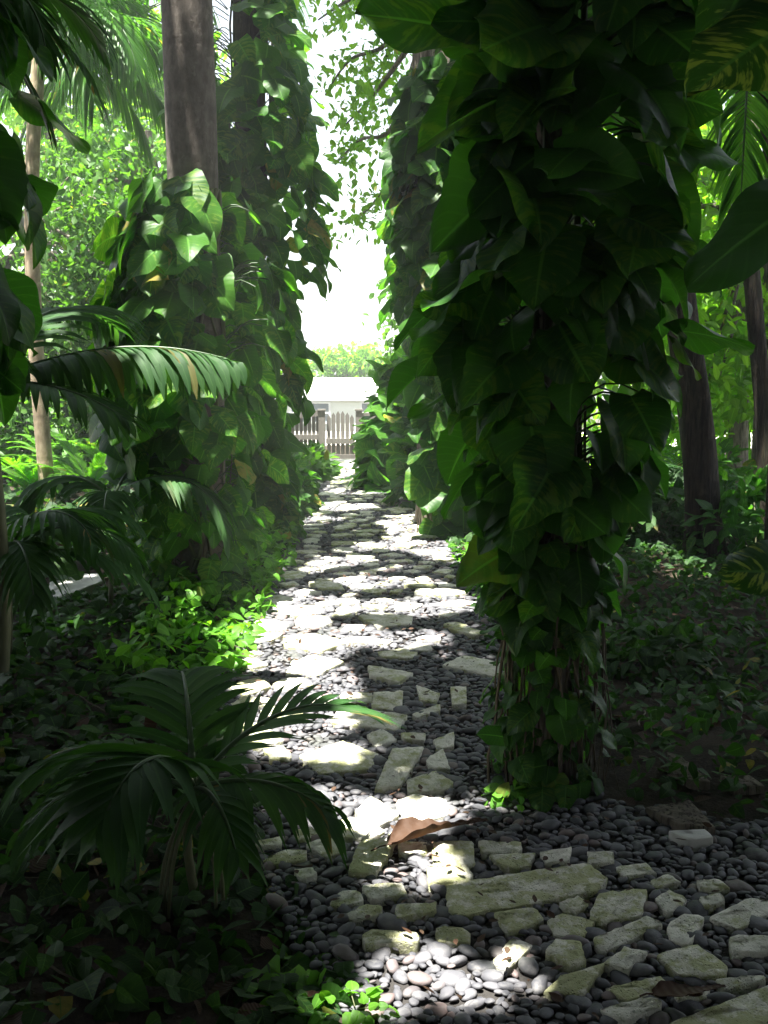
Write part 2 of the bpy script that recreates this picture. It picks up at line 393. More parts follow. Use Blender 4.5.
SL = [
 ([(455, 884), (580, 866), (598, 879), (590, 890), (472, 911), (458, 906)], 'longest mossy slab lying across the near path, wide as three others'),
 (A_([(0, 375), (105, 378), (100, 405), (10, 405)]), 'flat slab just in front of the big curled brown leaf, to its right'),
 (A_([(30, 415), (140, 408), (130, 440), (70, 445)]), 'slab directly behind the middle of the longest mossy slab'),
 (A_([(165, 405), (240, 395), (235, 425), (180, 430)]), 'small pale slab in the pebbles at the foot of the vine-wrapped tree'),
 (A_([(290, 405), (355, 405), (355, 430), (295, 435)]), None),
 (A_([(365, 445), (440, 435), (465, 460), (385, 468)]), None),
 (A_([(455, 480), (500, 465), (530, 485), (470, 500)]), None),
 (A_([(580, 480), (640, 478), (665, 500), (590, 500)]), None),
 (A_([(320, 515), (440, 508), (425, 570), (320, 588), (300, 575)]), 'broad speckled five-sided slab right of the longest mossy slab'),
 (A_([(470, 530), (505, 508), (550, 530), (500, 570)]), 'white diamond-shaped stone beside the broad speckled five-sided slab'),
 (A_([(585, 525), (640, 515), (655, 535), (600, 548)]), None),
 (A_([(625, 580), (720, 530), (790, 535), (790, 555), (690, 605)]), 'large pale slab at the right picture edge, behind two smaller ones'),
 (A_([(215, 540), (260, 522), (285, 540), (250, 560)]), 'small yellow-green stone touching the right end of the longest slab'),
 (A_([(45, 570), (140, 555), (165, 580), (80, 615)]), 'clean white stone just in front of the longest mossy slab'),
 (A_([(185, 590), (220, 572), (300, 590), (270, 630), (200, 622)]), 'rounded five-sided mossy stone in front of the small yellow-green one'),
 (A_([(310, 630), (440, 583), (480, 600), (330, 665)]), 'oblong slab lying slantwise in front of the broad speckled slab'),
 (A_([(500, 600), (545, 572), (595, 580), (555, 650), (515, 635)]), 'pale upright-looking wedge stone right of the slanting oblong slab'),
 (A_([(667, 640), (690, 627), (790, 632), (790, 665), (680, 670)]), 'flat pale slab by the right picture edge, in front of the large one'),
 (A_([(40, 690), (85, 635), (135, 655), (70, 712)]), 'narrow stone half lit beside the sunny heap of bright pebbles'),
 (A_([(180, 668), (205, 640), (265, 640), (280, 690), (240, 705)]), 'chunky stone with a yellow mossy end and white face'),
 (A_([(335, 700), (385, 657), (440, 670), (395, 715)]), 'small slanting pale stone in front of the oblong slantwise slab'),
 (A_([(480, 680), (580, 655), (655, 710), (640, 735), (530, 725)]), 'greenest slab, thick with moss, behind the dry reddish leaf'),
 (A_([(180, 770), (220, 735), (325, 710), (300, 745), (270, 780)]), 'dark grey-green stone covered with lichen'),
 (A_([(345, 765), (480, 738), (485, 760), (400, 800)]), 'triangular mossy slab left of the dry reddish leaf'),
 (A_([(635, 745), (750, 732), (755, 745), (665, 768)]), 'thin pale slab right of the dry reddish leaf'),
 (A_([(525, 785), (610, 765), (600, 790), (530, 800)]), 'sliver of white stone under the dry reddish leaf'),
 (A_([(330, 815), (470, 795), (475, 815), (390, 850)]), 'white stone at the bottom edge left of the biggest corner slab'),
 (A_([(510, 870), (768, 760), (800, 760), (800, 850), (680, 890)]), 'biggest slab, mossy, cut off by the bottom right corner'),
 (B_([(265, 170), (290, 135), (460, 155), (430, 190)]), 'long narrow slab crossing behind the sunniest patch of the path'),
 (B_([(380, 95), (455, 90), (450, 135), (375, 130)]), 'squarish slab behind the long narrow slab of the middle path'),
 (B_([(290, 92), (370, 90), (365, 115), (285, 120)]), None),
 (B_([(365, 15), (480, 35), (440, 60), (370, 40)]), 'pointed flat slab at the far end of the shaded pebbles'),
 (B_([(500, 75), (560, 95), (545, 115), (510, 110)]), None),
 (B_([(595, 75), (635, 75), (635, 120), (600, 125)]), None),
 (B_([(490, 150), (560, 125), (560, 140), (500, 160)]), None),
 (B_([(360, 210), (400, 195), (440, 220), (385, 240)]), 'diamond stone just in front of the long narrow slab'),
 (B_([(455, 205), (520, 205), (515, 225), (465, 220)]), None),
 (B_([(545, 225), (600, 205), (600, 240), (560, 245)]), None),
 (B_([(180, 270), (290, 235), (380, 265), (355, 300), (230, 310)]), 'broad olive slab edged by the brightest sunlit patch'),
 (B_([(430, 255), (510, 250), (450, 345), (385, 355)]), 'long stone set lengthwise pointing up the path'),
 (B_([(525, 280), (570, 250), (588, 305), (535, 300)]), 'white triangular stone right of the lengthwise stone'),
 (B_([(475, 340), (550, 315), (595, 340), (580, 360), (480, 370)]), 'five-sided slab behind the big curled brown leaf'),
 (B_([(330, 425), (370, 385), (440, 430), (370, 470)]), 'pointed stone half in sun near the palm frond tip'),
 (B_([(445, 400), (490, 380), (575, 395), (580, 430), (480, 450)]), 'sunlit rounded slab against the back of the curled brown leaf'),
 (B_([(260, 460), (328, 446), (400, 478), (350, 500), (270, 490)]), 'sunlit flat slab left of the curled brown leaf'),
 (B_([(420, 490), (480, 455), (505, 470), (470, 503)]), None),
 (B_([(45, 510), (110, 495), (115, 520), (55, 525)]), None),
 (B_([(160, 480), (200, 470), (215, 490), (165, 505)]), None),
 (B_([(65, 560), (130, 535), (185, 540), (175, 560), (100, 570)]), 'mossy slab at the left edge of the path behind the palm'),
 (B_([(190, 520), (250, 500), (290, 530), (245, 550)]), None),
 (B_([(330, 530), (350, 508), (435, 505), (380, 590), (310, 590)]), 'tall mossy slab left of the small sunlit pebble spot'),
 (B_([(450, 512), (525, 512), (520, 540), (450, 540)]), 'small slab tucked under the curled brown leaf'),
 (B_([(550, 515), (650, 510), (655, 574), (550, 574)]), 'square mossy slab in front of the curled brown leaf'),
 (B_([(535, 587), (640, 582), (645, 620), (535, 625)]), 'wide slab touching the front of the square mossy one'),
 (B_([(155, 590), (205, 585), (215, 605), (170, 615)]), None),
 (B_([(255, 680), (290, 650), (340, 655), (340, 680), (270, 690)]), None),
 (B_([(347, 635), (450, 628), (465, 660), (370, 670)]), 'oblong slab left of the longest one, with a smaller slab behind'),
 (B_([(305, 710), (355, 690), (400, 695), (390, 715), (320, 725)]), None),
 (B_([(445, 690), (545, 680), (550, 700), (445, 725)]), 'flat slab just left of the longest mossy slab'),
 (B_([(350, 770), (370, 755), (490, 770), (495, 790), (360, 800)]), 'mossy slab behind the sunny heap of bright pebbles'),
 (B_([(555, 755), (610, 750), (648, 770), (640, 790), (560, 790)]), 'small yellowish mossy slab above the sunny heap of pebbles'),
]
SLABP = []
def shrinkpoly(p, f):
    c = p.mean(0); return c + (p - c) * f
for n, (px, lab) in enumerate(SL):
    top = float(rng.uniform(.014, .024))
    w = shrinkpoly(np.array([G(x, y, top)[:2] for x, y in px]), 1.13)
    SLABP.append(w)
    ms_ = .42 if not lab else .72 if any(q in lab for q in ('moss', 'lichen', 'olive', 'yellow-green', 'greenest')) else .2 if any(q in lab for q in ('white', 'pale', 'clean')) else .4
    o = slab_mesh(w, top, -.03, n, ms_ + rng.uniform(-.05, .05)).build('flagstone', M['slab'])
    tag(o, lab or N1, 'paving slab', 'limestone slabs of the near path')
# further up the path, packed by hand-sized quads
cent = [w.mean(0) for w in SLABP]; crad = [np.linalg.norm(w - w.mean(0), axis=1).max() for w in SLABP]
nfar = 0
for tries in range(22000):
    y = 4.0 + 13.9 * rng.random() ** 1.1; x = rng.uniform(-.85, .66)
    if pathdist(np.array([x]), np.array([y]))[0] > -.08: continue
    if y < 5.2 and x > -.3: continue
    if x > .3 and y < 6.8 and rng.random() < .7: continue
    r0 = rng.uniform(.08, .25) * (1 if tries < 4000 else .62)
    if any(np.hypot(x - c[0], y - c[1]) < (r0 + q) * .76 for c, q in zip(cent, crad)): continue
    m = rng.integers(4, 6); th = np.sort(rng.uniform(0, 6.283) + np.arange(m) * 6.283 / m + rng.normal(0, .22, m))
    st = rng.uniform(.6, 1.0); an = rng.uniform(0, 3.14); rr_ = r0 * rng.uniform(.8, 1.0, m)
    u, v_ = np.cos(th) * rr_, np.sin(th) * rr_ * st
    w = np.column_stack([x + u * math.cos(an) - v_ * math.sin(an), y + u * math.sin(an) + v_ * math.cos(an)])
    SLABP.append(w); cent.append(np.array([x, y])); crad.append(r0 * .9); nfar += 1
    o = slab_mesh(w, float(rng.uniform(.014, .026)), -.03, 500 + nfar, rng.uniform(.1, .8)).build('flagstone', M['slab'])
    tag(o, 'flat limestone slab in the sun-striped stretch of path towards the gate', 'paving slab', 'limestone slabs up the path')
    if nfar >= 235: break

# pebbles -----------------------------------------------------------
def ico(sub):
    bm = bmesh.new(); bmesh.ops.create_icosphere(bm, subdivisions=sub, radius=1)
    v = np.array([q.co[:] for q in bm.verts]); f = np.array([[x.index for x in q.verts] for q in bm.faces]); bm.free(); return v, f
def pebble_t(sub, sd):
    g = np.random.default_rng(sd); v, f = ico(sub); v = v.copy()
    for _ in range(4):
        k_ = g.normal(size=3); v *= (1 + .10 * np.sin(v @ k_ * 1.6 + g.uniform(0, 6)))[:, None]
    v[:, 2] = np.sign(v[:, 2]) * np.abs(v[:, 2]) ** .85
    return v, f, np.zeros((len(v), 3))
PN = [pebble_t(3, s_) for s_ in range(8)]; PM = [pebble_t(2, s_) for s_ in range(20, 26)]
cells = {}
pts = []
def try_p(x, y, r, fac):
    cx_, cy_ = int(x / .12), int(y / .12)
    for a_ in (-1, 0, 1):
        for b_ in (-1, 0, 1):
            for (u, v_, q) in cells.get((cx_ + a_, cy_ + b_), ()):
                if (u - x) ** 2 + (v_ - y) ** 2 < ((r + q) * fac) ** 2: return False
    cells.setdefault((cx_, cy_), []).append((x, y, r)); return True
SB = [(w.min(0), w.max(0), shrinkpoly(w, 1.02)) for w in SLABP]
def in_slab(x, y):
    r = np.zeros(x.shape, bool)
    for lo, hi, w in SB:
        m = (x > lo[0]) & (x < hi[0]) & (y > lo[1]) & (y < hi[1])
        if m.any(): r[m] |= inpoly(x[m], y[m], w)
    return r
N = 170000
y = np.where(rng.random(N) < .42, rng.uniform(1.9, 5.2, N), rng.uniform(5.2, 18.1, N)); x = rng.uniform(-1.0, 2.6, N)
ok = (pathdist(x, y) < .05 + .05 * fnoise(x, y, 5)) & ~in_slab(x, y) & (x < .55 * y + .35)
x, y = x[ok], y[ok]
for px_, py_ in zip(x, y):
    r = (.011 + .028 * rng.random() ** 1.6) if py_ < 6 else rng.uniform(.020, .042)
    if try_p(px_, py_, r, .68): pts.append((px_, py_, r))
pts = np.array(pts)
K = len(pts)
yaw = rng.uniform(0, 6.283, K); asp = rng.uniform(.5, .95, K); hh = rng.uniform(.32, .52, K)
tx, ty = rng.normal(0, .16, K), rng.normal(0, .16, K)
def rotm(yaw, tx, ty):
    cz, sz = np.cos(yaw), np.sin(yaw); o = np.zeros_like(yaw); l_ = np.ones_like(yaw)
    Rz = np.stack([np.stack([cz, -sz, o], -1), np.stack([sz, cz, o], -1), np.stack([o, o, l_], -1)], -2)
    n = nz(np.stack([tx, ty, l_], -1)); xx = nz(np.cross(np.stack([o, l_, o], -1), n)); yy = np.cross(n, xx)
    return np.stack([xx, yy, n], -1) @ Rz
Mr = rotm(yaw, tx, ty)
sc3 = np.stack([pts[:, 2] * 1.12, pts[:, 2] * 1.12 * asp, pts[:, 2] * hh], -1)
pz = rng.uniform(-.006, .005, K)
near = np.argsort(pts[:, 1] + .6 * np.abs(pts[:, 0] - .3))[:300]
isn = np.zeros(K, bool); isn[near] = True
pmesh = []
for s_ in range(8):
    b = MB(); b.add(*PN[s_]); me = b.mesh('river_pebble', M['pebble']); pmesh.append(me)
for q in near:
    o = bpy.data.objects.new('river_pebble', pmesh[q % 8]); C.objects.link(o)
    from mathutils import Matrix
    m = Matrix([list(Mr[q][i_] * sc3[q]) + [0] for i_ in range(3)] + [[0, 0, 0, 1]]); m.translation = Vector((pts[q, 0], pts[q, 1], pz[q])); o.matrix_world = m
    tag(o, 'smooth dark grey pebble in the loose bed at the very front of the path', 'pebble', 'grey pebbles at the front of the path')
mb = MB(); ids = np.arange(K); rn = rng.random(K)
for s_ in range(6):
    m = (~isn) & (ids % 6 == s_) & (pts[:, 1] < 9)
    mb.inst(PM[s_], Mr[m] * sc3[m][:, None, :], np.column_stack([pts[m, :2], pz[m]]), rn[m])
lowp = pebble_t(1, 77); m = (~isn) & (pts[:, 1] >= 9); mb.inst(lowp, Mr[m] * sc3[m][:, None, :], np.column_stack([pts[m, :2], pz[m]]), rn[m])
tag(mb.build('pebbles', M['pebble']), 'bed of grey pebbles filling the path between the slabs', 'pebbles', None, 'stuff')
print('pebbles', K, 'far slabs', nfar)

# ------------------------------------------------------------------ climbers on trunks
def taper(r0, r1, n): return np.linspace(r0, r1, n)
def trunk_line(pts, n=24): return spline(pts, n)
def at_z(line, z):
    return np.stack([np.interp(z, line[:, 2], line[:, q]) for q in range(2)], -1)
def vine(name, label, line, r, z0, z1, count, size, spread, T, m, density=None, petm='petiole', bias=None, down=(.15, 1.1), group=None, roots=0, extra=None, outw=(.25, .9), hor=0., thin=0., cull=None):
    base = np.array([*at_z(line, np.array([max(z0, .0)]))[0], max(z0, 0.)])
    th = thing(name, label, 'climbing vine', base, group)
    z = z0 + (z1 - z0) * (rng.random(count) if density is None else density(rng.random(count)))
    phi = rng.uniform(0, 6.283, count)
    if bias is not None:
        flip = (np.cos(phi - bias[0]) < 0) & (rng.random(count) < bias[1]); phi = np.where(flip, phi + math.pi, phi)
    e = np.stack([np.cos(phi), np.sin(phi), 0 * phi], -1); tg = np.stack([-np.sin(phi), np.cos(phi), 0 * phi], -1)
    c = np.concatenate([at_z(line, z), z[:, None]], 1)
    sp = spread((z - z0) / (z1 - z0)) * rng.uniform(.25, 1.0, count) ** .7
    a = c + e * r; up = np.array([0, 0, 1.])
    p = c + e * (r + sp)[:, None] + up * (sp * rng.uniform(-.1, .6, count))[:, None] + tg * (rng.normal(0, .25, count) * sp)[:, None]
    s = rng.uniform(size[0], size[1], count) * (1 if not callable(extra) else extra((z - z0) / (z1 - z0)))
    d = e * rng.uniform(*outw, count)[:, None] - up * rng.uniform(*down, count)[:, None] + tg * rng.normal(0, .45, count)[:, None]
    d = d + up * (hor * np.clip((z - z0) / (z1 - z0) * 2.2 - .5, 0, 1) * rng.uniform(.3, 1.2, count))[:, None]
    n = e * rng.uniform(.4, 1.0, count)[:, None] + up * rng.uniform(.3, 1.0, count)[:, None] + tg * rng.normal(0, .35, count)[:, None]
    qq = p - SUN * (p[:, 2] / SUN[2])[:, None]; k_ = ~(lit(qq) & ((pathdist(qq[:, 0], qq[:, 1]) < 0) | (rng.random(count) < thin)))
    if cull is not None: k_ &= ~cull(p + nz(d) * s[:, None] * .6)
    p, d, n, s, a, sp = p[k_], d[k_], n[k_], s[k_], a[k_], sp[k_]; count = len(p)
    mb = MB(); scatter_leaves(mb, T, p, d, n, s); mb.build('foliage', M[m], th)
    mb = MB()
    for q in range(count):
        if sp[q] > .08 and (size[1] < .3 or sp[q] < .34):
            midp = (a[q] * .5 + p[q] * .5) + up * sp[q] * .22
            tube(mb, spline([a[q], midp, p[q]], 6), np.linspace(.006, .0035, 6) * (s[q] / .25) ** .5, 5, cap=False)
    if mb.v: mb.build('petiole', M[petm], th)
    mb = MB()
    for q in range(6):
        zz = np.linspace(max(z0 - .2, 0), z1, 26); ph = rng.uniform(0, 6.28) + np.cumsum(rng.normal(0, .18, 26))
        cc = at_z(line, zz); rr_ = r + .012
        tube(mb, np.column_stack([cc[:, 0] + np.cos(ph) * rr_, cc[:, 1] + np.sin(ph) * rr_, zz]), rng.uniform(.009, .02), 6)
    mb.build('stem', M['stem'], th)
    if roots:
        mb = MB()
        for q in range(roots):
            ph = rng.uniform(0, 6.28); ztop = rng.uniform(.5, 1.5); rad = r + rng.uniform(.01, .11); cc = at_z(line, np.array([ztop]))[0]
            x0, y0 = cc[0] + math.cos(ph) * rad, cc[1] + math.sin(ph) * rad; zz = np.linspace(ztop, 0, 10)
            tube(mb, np.column_stack([x0 + np.cumsum(rng.normal(0, .012, 10)), y0 + np.cumsum(rng.normal(0, .012, 10)), zz]), rng.uniform(.002, .006), 4)
        mb.build('aerial_root', M['root'], th)
    return th
def trunk(parent, line, r0, r1, m, sides=18, flare=0.25, lump=.03):
    n = len(line); mb = MB(); rad = taper(r0, r1, n); z = line[:, 2]; rad = rad * (1 + flare * np.exp(-(z - z[0]) / .25))
    tube(mb, line, rad, sides)
    v = mb.v[0]; 
    c = np.repeat(line, sides, 0); th = np.tile(np.linspace(0, 6.283, sides, endpoint=False), n)
    f = 1 + lump * (np.sin(th * 3 + v[:, 2] * 2) + np.sin(th * 5 - v[:, 2] * 3.1) + .7 * np.sin(th * 2 + v[:, 2] * 5))
    mb.v[0] = c + (v - c) * f[:, None]
    return mb.build('trunk', M[m], parent)
def clump_leaves(mb, centers, per, spread, size, T=SM, flat=.55):
    K = len(centers) * per
    p = np.repeat(centers, per, 0) + rng.normal(0, 1, (K, 3)) * np.array([1, 1, flat]) * spread
    p = p[shade_ok(p)]; K = len(p)
    d = rng.normal(0, 1, (K, 3)) + np.array([0, 0, -.35]); n = rng.normal(0, .55, (K, 3)) + np.array([0, 0, 1.])
    scatter_leaves(mb, T, p, d, n, rng.uniform(size[0], size[1], K))
def shade_ok(p):
    p = np.asarray(p); return ~lit(p - SUN * (p[:, 2] / SUN[2])[:, None], .11)
def ellipsoid_pts(c, r, n, shell=.35):
    d = nz(rng.normal(size=(n, 3))); return np.asarray(c) + d * (rng.uniform(shell, 1, n) ** .5)[:, None] * np.asarray(r)

# sunlit spots on the ground: gaps in the crowns above
PATCH = []
def sp(px, py, rx, ry):
    c = G(px, py); PATCH.append((c[0], c[1], abs(G(px + rx, py)[0] - c[0]), abs(G(px, py + ry)[1] - G(px, py - ry)[1]) / 2))
for a in [(285, 735, 62, 30), (350, 752, 40, 12), (300, 688, 62, 20), (340, 815, 70, 14), (430, 812, 36, 14), (295, 665, 45, 18), (395, 862, 26, 8), (415, 868, 30, 7),
          (455, 985, 72, 28), (500, 975, 30, 18), (320, 640, 62, 13), (400, 640, 40, 6), (300, 610, 40, 10), (410, 608, 55, 7), (370, 583, 75, 6), (340, 566, 55, 5), (450, 600, 30, 5),
          (305, 528, 38, 13), (345, 508, 24, 4), (402, 530, 32, 12), (380, 545, 30, 5), (360, 490, 40, 4), (375, 470, 50, 6), (330, 480, 30, 4),
          (240, 590, 38, 40), (225, 640, 30, 12), (125, 663, 26, 7), (90, 668, 12, 4), (450, 548, 40, 12), (270, 560, 30, 20), (510, 805, 20, 5), (345, 1012, 40, 10), (590, 570, 10, 5), (215, 680, 20, 6)]:
    sp(*a)
def lit(q, mg=0.0):
    x, y = q[:, 0], q[:, 1]
    wx = x + .07 * fnoise(x, y, 6.); wy = y + .12 * fnoise(y, x, 4.)
    r = np.zeros(len(x), bool)
    z9 = ((np.abs(x + 1.3) < 1.05) & (np.abs(y - 8.4) < 2.6)) | ((np.abs(x - .6) < .6) & (np.abs(y - 10.4) < 1.4)); r |= z9 & (fnoise(x, y, 7.) + .5 * fnoise(y, x, 13.) > .06)
    z8 = (np.abs(x + .78) < .34) & (np.abs(y - 7.42) < .32); r |= z8 & (fnoise(x, y, 11.) + .5 * fnoise(y, x, 23.) > .2)
    for cx, cy, rx, ry in PATCH: r |= ((wx - cx) / (rx + mg)) ** 2 + ((wy - cy) / (ry + mg)) ** 2 < 1
    return r
# canopy: leaves high above, out of the picture
NQ = 100000
qx = rng.uniform(-8.5, 8.5, NQ); qy = rng.uniform(-7, 18.3, NQ)
qx = np.concatenate([qx, rng.uniform(-2.6, -.35, 6000), rng.uniform(.42, 3.2, 7000)]); qy = np.concatenate([qy, rng.uniform(2, 4.3, 6000), rng.uniform(1.6, 4.4, 7000)])
keep = (qy < np.where(qx > 2.2, 7.6, 9.4) + .8 * fnoise(qx, qy, 1.5)) | (np.abs(qx + .1) < 1.5)
qx, qy = qx[keep], qy[keep]
pzc = np.maximum(6.2, 2.9 + .46 * qy) + rng.uniform(0, 2.4, len(qx))
pc = np.stack([qx, qy, 0 * qx], -1) + SUN * (pzc / SUN[2])[:, None]
m = ~lit(np.stack([qx, qy], -1), .11)
pc, qx, qy = pc[m], qx[m], qy[m]
ns_ = 15000; an_ = rng.uniform(R(150), R(390), ns_)                   # unseen loose leaf curtain behind and beside the camera, added to block sky light
pk = np.stack([7.6 * np.cos(an_), 2.5 + 8.2 * np.sin(an_), rng.uniform(.2, 7.0, ns_)], -1) + rng.normal(0, .4, (ns_, 3)); pk = pk[(pk[:, 1] < 4.5)]
pc = np.concatenate([pc, pk]); qx = np.concatenate([qx, pk[:, 0]]); qy = np.concatenate([qy, pk[:, 1]]); big_ = np.r_[np.ones(len(pc) - len(pk)), np.full(len(pk), 1.7)]
side = (qx > .1 + .5 * fnoise(qx, qy, .8))
def canopy_part(parent, sel, limbs_from):
    p = pc[sel]; K = len(p); mb = MB()
    d = rng.normal(0, 1, (K, 3)) * np.array([1, 1, .4]); n = rng.normal(0, .4, (K, 3)) + np.array([0, 0, 1.])
    scatter_leaves(mb, SM, p - nz(d) * .12, d, n, rng.uniform(.2, .34, K) * big_[sel])
    mb.build('crown', M['canopy'], parent)  # also carries the unseen curtain leaves added to darken the near end
    mb = MB(); ends = p[rng.choice(K, 40, False)]; ends = ends[np.abs(ends[:, 0] + .15) > 1.2]; ends = ends + np.array([0, 0, .4])
    for e_ in ends:
        a_ = np.asarray(limbs_from); mid = a_ * .45 + e_ * .55 + np.array([0, 0, 1.0])
        # keep limbs clear of the sunny gaps by following the height of the crown
        l9 = spline([a_, mid, e_], 14)
        g9 = l9[3:] - SUN * (l9[3:, 2] / SUN[2])[:, None]
        if (pathdist(g9[:, 0], g9[:, 1]) > 0).all(): tube(mb, l9, np.linspace(.07, .015, 14), 7)
    if mb.v: mb.build('limb', M['bark_rough'], parent)

# ---- left royal palm, nearest trunk
B = np.array([(199 - 384) / F * 7.1, 7.1])
ln = trunk_line([(B[0] - .02, 7.1, -.05), (B[0] + .01, 7.1, 1.5), (B[0], 7.1, 3.2), (B[0] - .02, 7.1, 6.0), (B[0] - .04, 7.15, 8.6)], 40)
t = thing('palm_tree', 'tall grey smooth palm trunk with bare top rising from climbing vine, left of the path', 'palm tree', (B[0], B[1], 0))
trunk(t, ln, .180, .165, 'bark_palm', 28, .3, .008)
LPALM = (t, ln[-1])
vine('climbing_vine', 'variegated climbing vine clothing the lower half of the smooth grey palm', ln, .18, .1, 2.85, 1150, (.16, .34), lambda q: .10 + .36 * np.sin(np.clip(q, 0, 1) * 2.6 + .3), MIDL, 'vine_mid', bias=None, extra=lambda q: .5 + .5 * np.clip(q * 1.8, 0, 1), thin=.3, roots=14)
# ---- second left tree
B2 = np.array([(250 - 384) / F * 9.6, 9.6])
ln2 = trunk_line([(B2[0], 9.6, -.05), (B2[0], 9.6, 2), (B2[0] + .06, 9.65, 4.5), (B2[0] - .05, 9.7, 7), (B2[0] - .3, 9.8, 8.6)], 40)
t2 = thing('shade_tree', 'vine-covered tree behind the smooth grey palm, its crown roofing the left side', 'tree', (B2[0], B2[1], 0))
trunk(t2, ln2, .17, .12, 'bark_rough', 20, .4, .04)
canopy_part(t2, ~side, ln2[-1])
vine('climbing_vine', 'tall dense climbing vine on the second trunk left of the path, edged by sky', ln2, .2, .1, 6.0, 1800, (.16, .32), lambda q: .08 + .42 * np.sin(np.clip(q, 0, 1) ** 1.15 * 2.8 + .12), MIDL, 'vine_mid', bias=(-1.2, .45))
# ---- right foreground column
B3 = np.array([(553 - 384) / F * 3.8, 3.8])
ln3 = trunk_line([(B3[0], 3.8, -.05), (B3[0] + .01, 3.8, 1.2), (B3[0] - .02, 3.82, 2.4), (B3[0] + .02, 3.85, 4), (B3[0], 3.9, 7.2)], 40)
t3 = thing('slender_tree', 'slender grey trunk buried in huge dark leaves, right of the path in front', 'tree', (B3[0], B3[1], 0))
trunk(t3, ln3, .075, .06, 'bark_grey', 18, .5, .02)
mb = MB(); ct = np.array([*ln3[-1]]); clump_leaves(mb, ellipsoid_pts(ct, (1.2, 1.2, .6), 60), 40, .25, (.15, .28)); mb.build('crown', M['canopy'], t3)
v3 = vine('climbing_vine', 'big-leaved dark climbing vine on the slender trunk right of the path, nearest of all', ln3, .08, .72, 3.9, 480, (.14, .30), lambda q: .06 + .33 * np.clip(q * 3.0, 0, 1) + .22 * np.clip(q * 3 - 2.1, 0, 1), BIG, 'vine_dark', bias=(-1.9, .3), roots=60, extra=lambda q: .8 + .45 * np.clip(q * 1.3, 0, 1), hor=.55, cull=lambda w: (w[:, 0] < B3[0] - .40) & (w[:, 2] > 1.9) & (w[:, 2] < 3.1))
mb = MB(); K = 330; zz = rng.uniform(.04, 1.0, K); ph = rng.uniform(0, 6.28, K); rr_ = rng.uniform(.07, .24, K) * (1.0 - .25 * zz)
p = np.stack([B3[0] + np.cos(ph) * rr_, 3.8 + np.sin(ph) * rr_, zz], -1); e = np.stack([np.cos(ph), np.sin(ph), 0 * ph], -1)
scatter_leaves(mb, MIDL, p, e * .6 + rng.normal(0, .3, (K, 3)) - [0, 0, .5], e + [0, 0, .8], rng.uniform(.05, .13, K)); mb.build('lower_foliage', M['vine_dark'], v3)
hm = MB()
for bx_, by_, tx_, ty_, Yb, Yt, sz_ in ((535, 70, 440, 70, 3.6, 3.3, .36), (560, 40, 575, 120, 3.55, 3.3, .34), (585, 110, 680, 50, 3.6, 3.4, .40), (600, 175, 722, 255, 3.6, 3.3, .46), (575, 190, 690, 165, 3.7, 3.6, .40),
        (540, 160, 410, 235, 3.6, 3.4, .44), (520, 95, 415, 120, 3.6, 3.5, .38), (500, 40, 345, -5, 3.5, 3.3, .50), (620, 250, 560, 330, 3.6, 3.4, .32), (510, 250, 425, 290, 3.6, 3.5, .32), (640, 15, 745, 80, 3.5, 3.2, .40),
        (530, 420, 548, 525, 3.5, 3.35, .30), (600, 330, 690, 400, 3.7, 3.5, .34), (480, 330, 440, 400, 3.7, 3.6, .28), (585, 20, 520, 60, 3.4, 3.2, .34), (560, 250, 610, 320, 3.45, 3.25, .28), (520, 470, 470, 520, 3.6, 3.5, .24), (590, 470, 640, 545, 3.6, 3.5, .26)):
    a_ = P(bx_, by_, Yb); d_ = P(tx_, ty_, Yt) - a_
    hm.inst(BIG[rng.integers(0, 6)], frames(d_[None], np.array([[rng.normal(0, .25), -.55 - .3 * rng.random(), .8]]), np.array([sz_])), a_[None], [rng.random()])
hm.build('large_foliage', M['vine_dark'], v3)
hm = MB()
for bx_, by_, Yb in ((535, 70, 3.6), (585, 110, 3.6), (600, 175, 3.6), (575, 190, 3.7), (540, 160, 3.6), (520, 95, 3.6), (500, 40, 3.5), (620, 250, 3.6), (510, 250, 3.6), (640, 15, 3.5), (600, 330, 3.7), (480, 330, 3.7)):
    a_ = P(bx_, by_, Yb); b_ = np.array([B3[0], 3.8, a_[2] - .22]); tube(hm, spline([b_, (a_ + b_) / 2 + [0, 0, .05], a_], 8), np.linspace(.011, .006, 8), 6)
hm.build('long_petiole', M['petiole'], v3)
# ---- second right column (ringed trunk and rough trunk)
B4 = np.array([(438 - 384) / F * 10.2, 10.2])
ln4 = trunk_line([(B4[0], 10.2, -.05), (B4[0] + .02, 10.2, 2), (B4[0] + .03, 10.2, 4.6), (B4[0] + .02, 10.25, 6.2), (B4[0] + .1, 10.3, 8.5)], 40)
t4 = thing('palm_tree', 'slim ringed palm trunk behind the big dark vine, right side of the path', 'palm tree', (B4[0], B4[1], 0))
trunk(t4, ln4, .12, .11, 'bark_ring', 20, .3, .01)
RPALM = (t4, ln4[-1])
ln4b = trunk_line([(B4[0] - .05, 10.9, -.05), (B4[0] - .08, 10.9, 2), (B4[0] - .14, 10.9, 4.6), (B4[0] - .05, 10.9, 7), (B4[0], 10.9, 9.5)], 40)
t4b = thing('tree', 'rough grey trunk close beside the ringed palm, leaf sprays against the sky', 'tree', (B4[0] - .36, 10.9, 0))
trunk(t4b, ln4b, .13, .11, 'bark_grey', 20, .4, .05)
vine('climbing_vine', 'sunlit-edged climbing vine on the ringed palm, right side of the sky gap', ln4, .14, 0.06, 4.5, 860, (.16, .36), lambda q: .10 + .36 * np.sin(np.clip(q, 0, 1) * 2.4 + .5), MIDL, 'vine', bias=(-2.6, .5), roots=20)
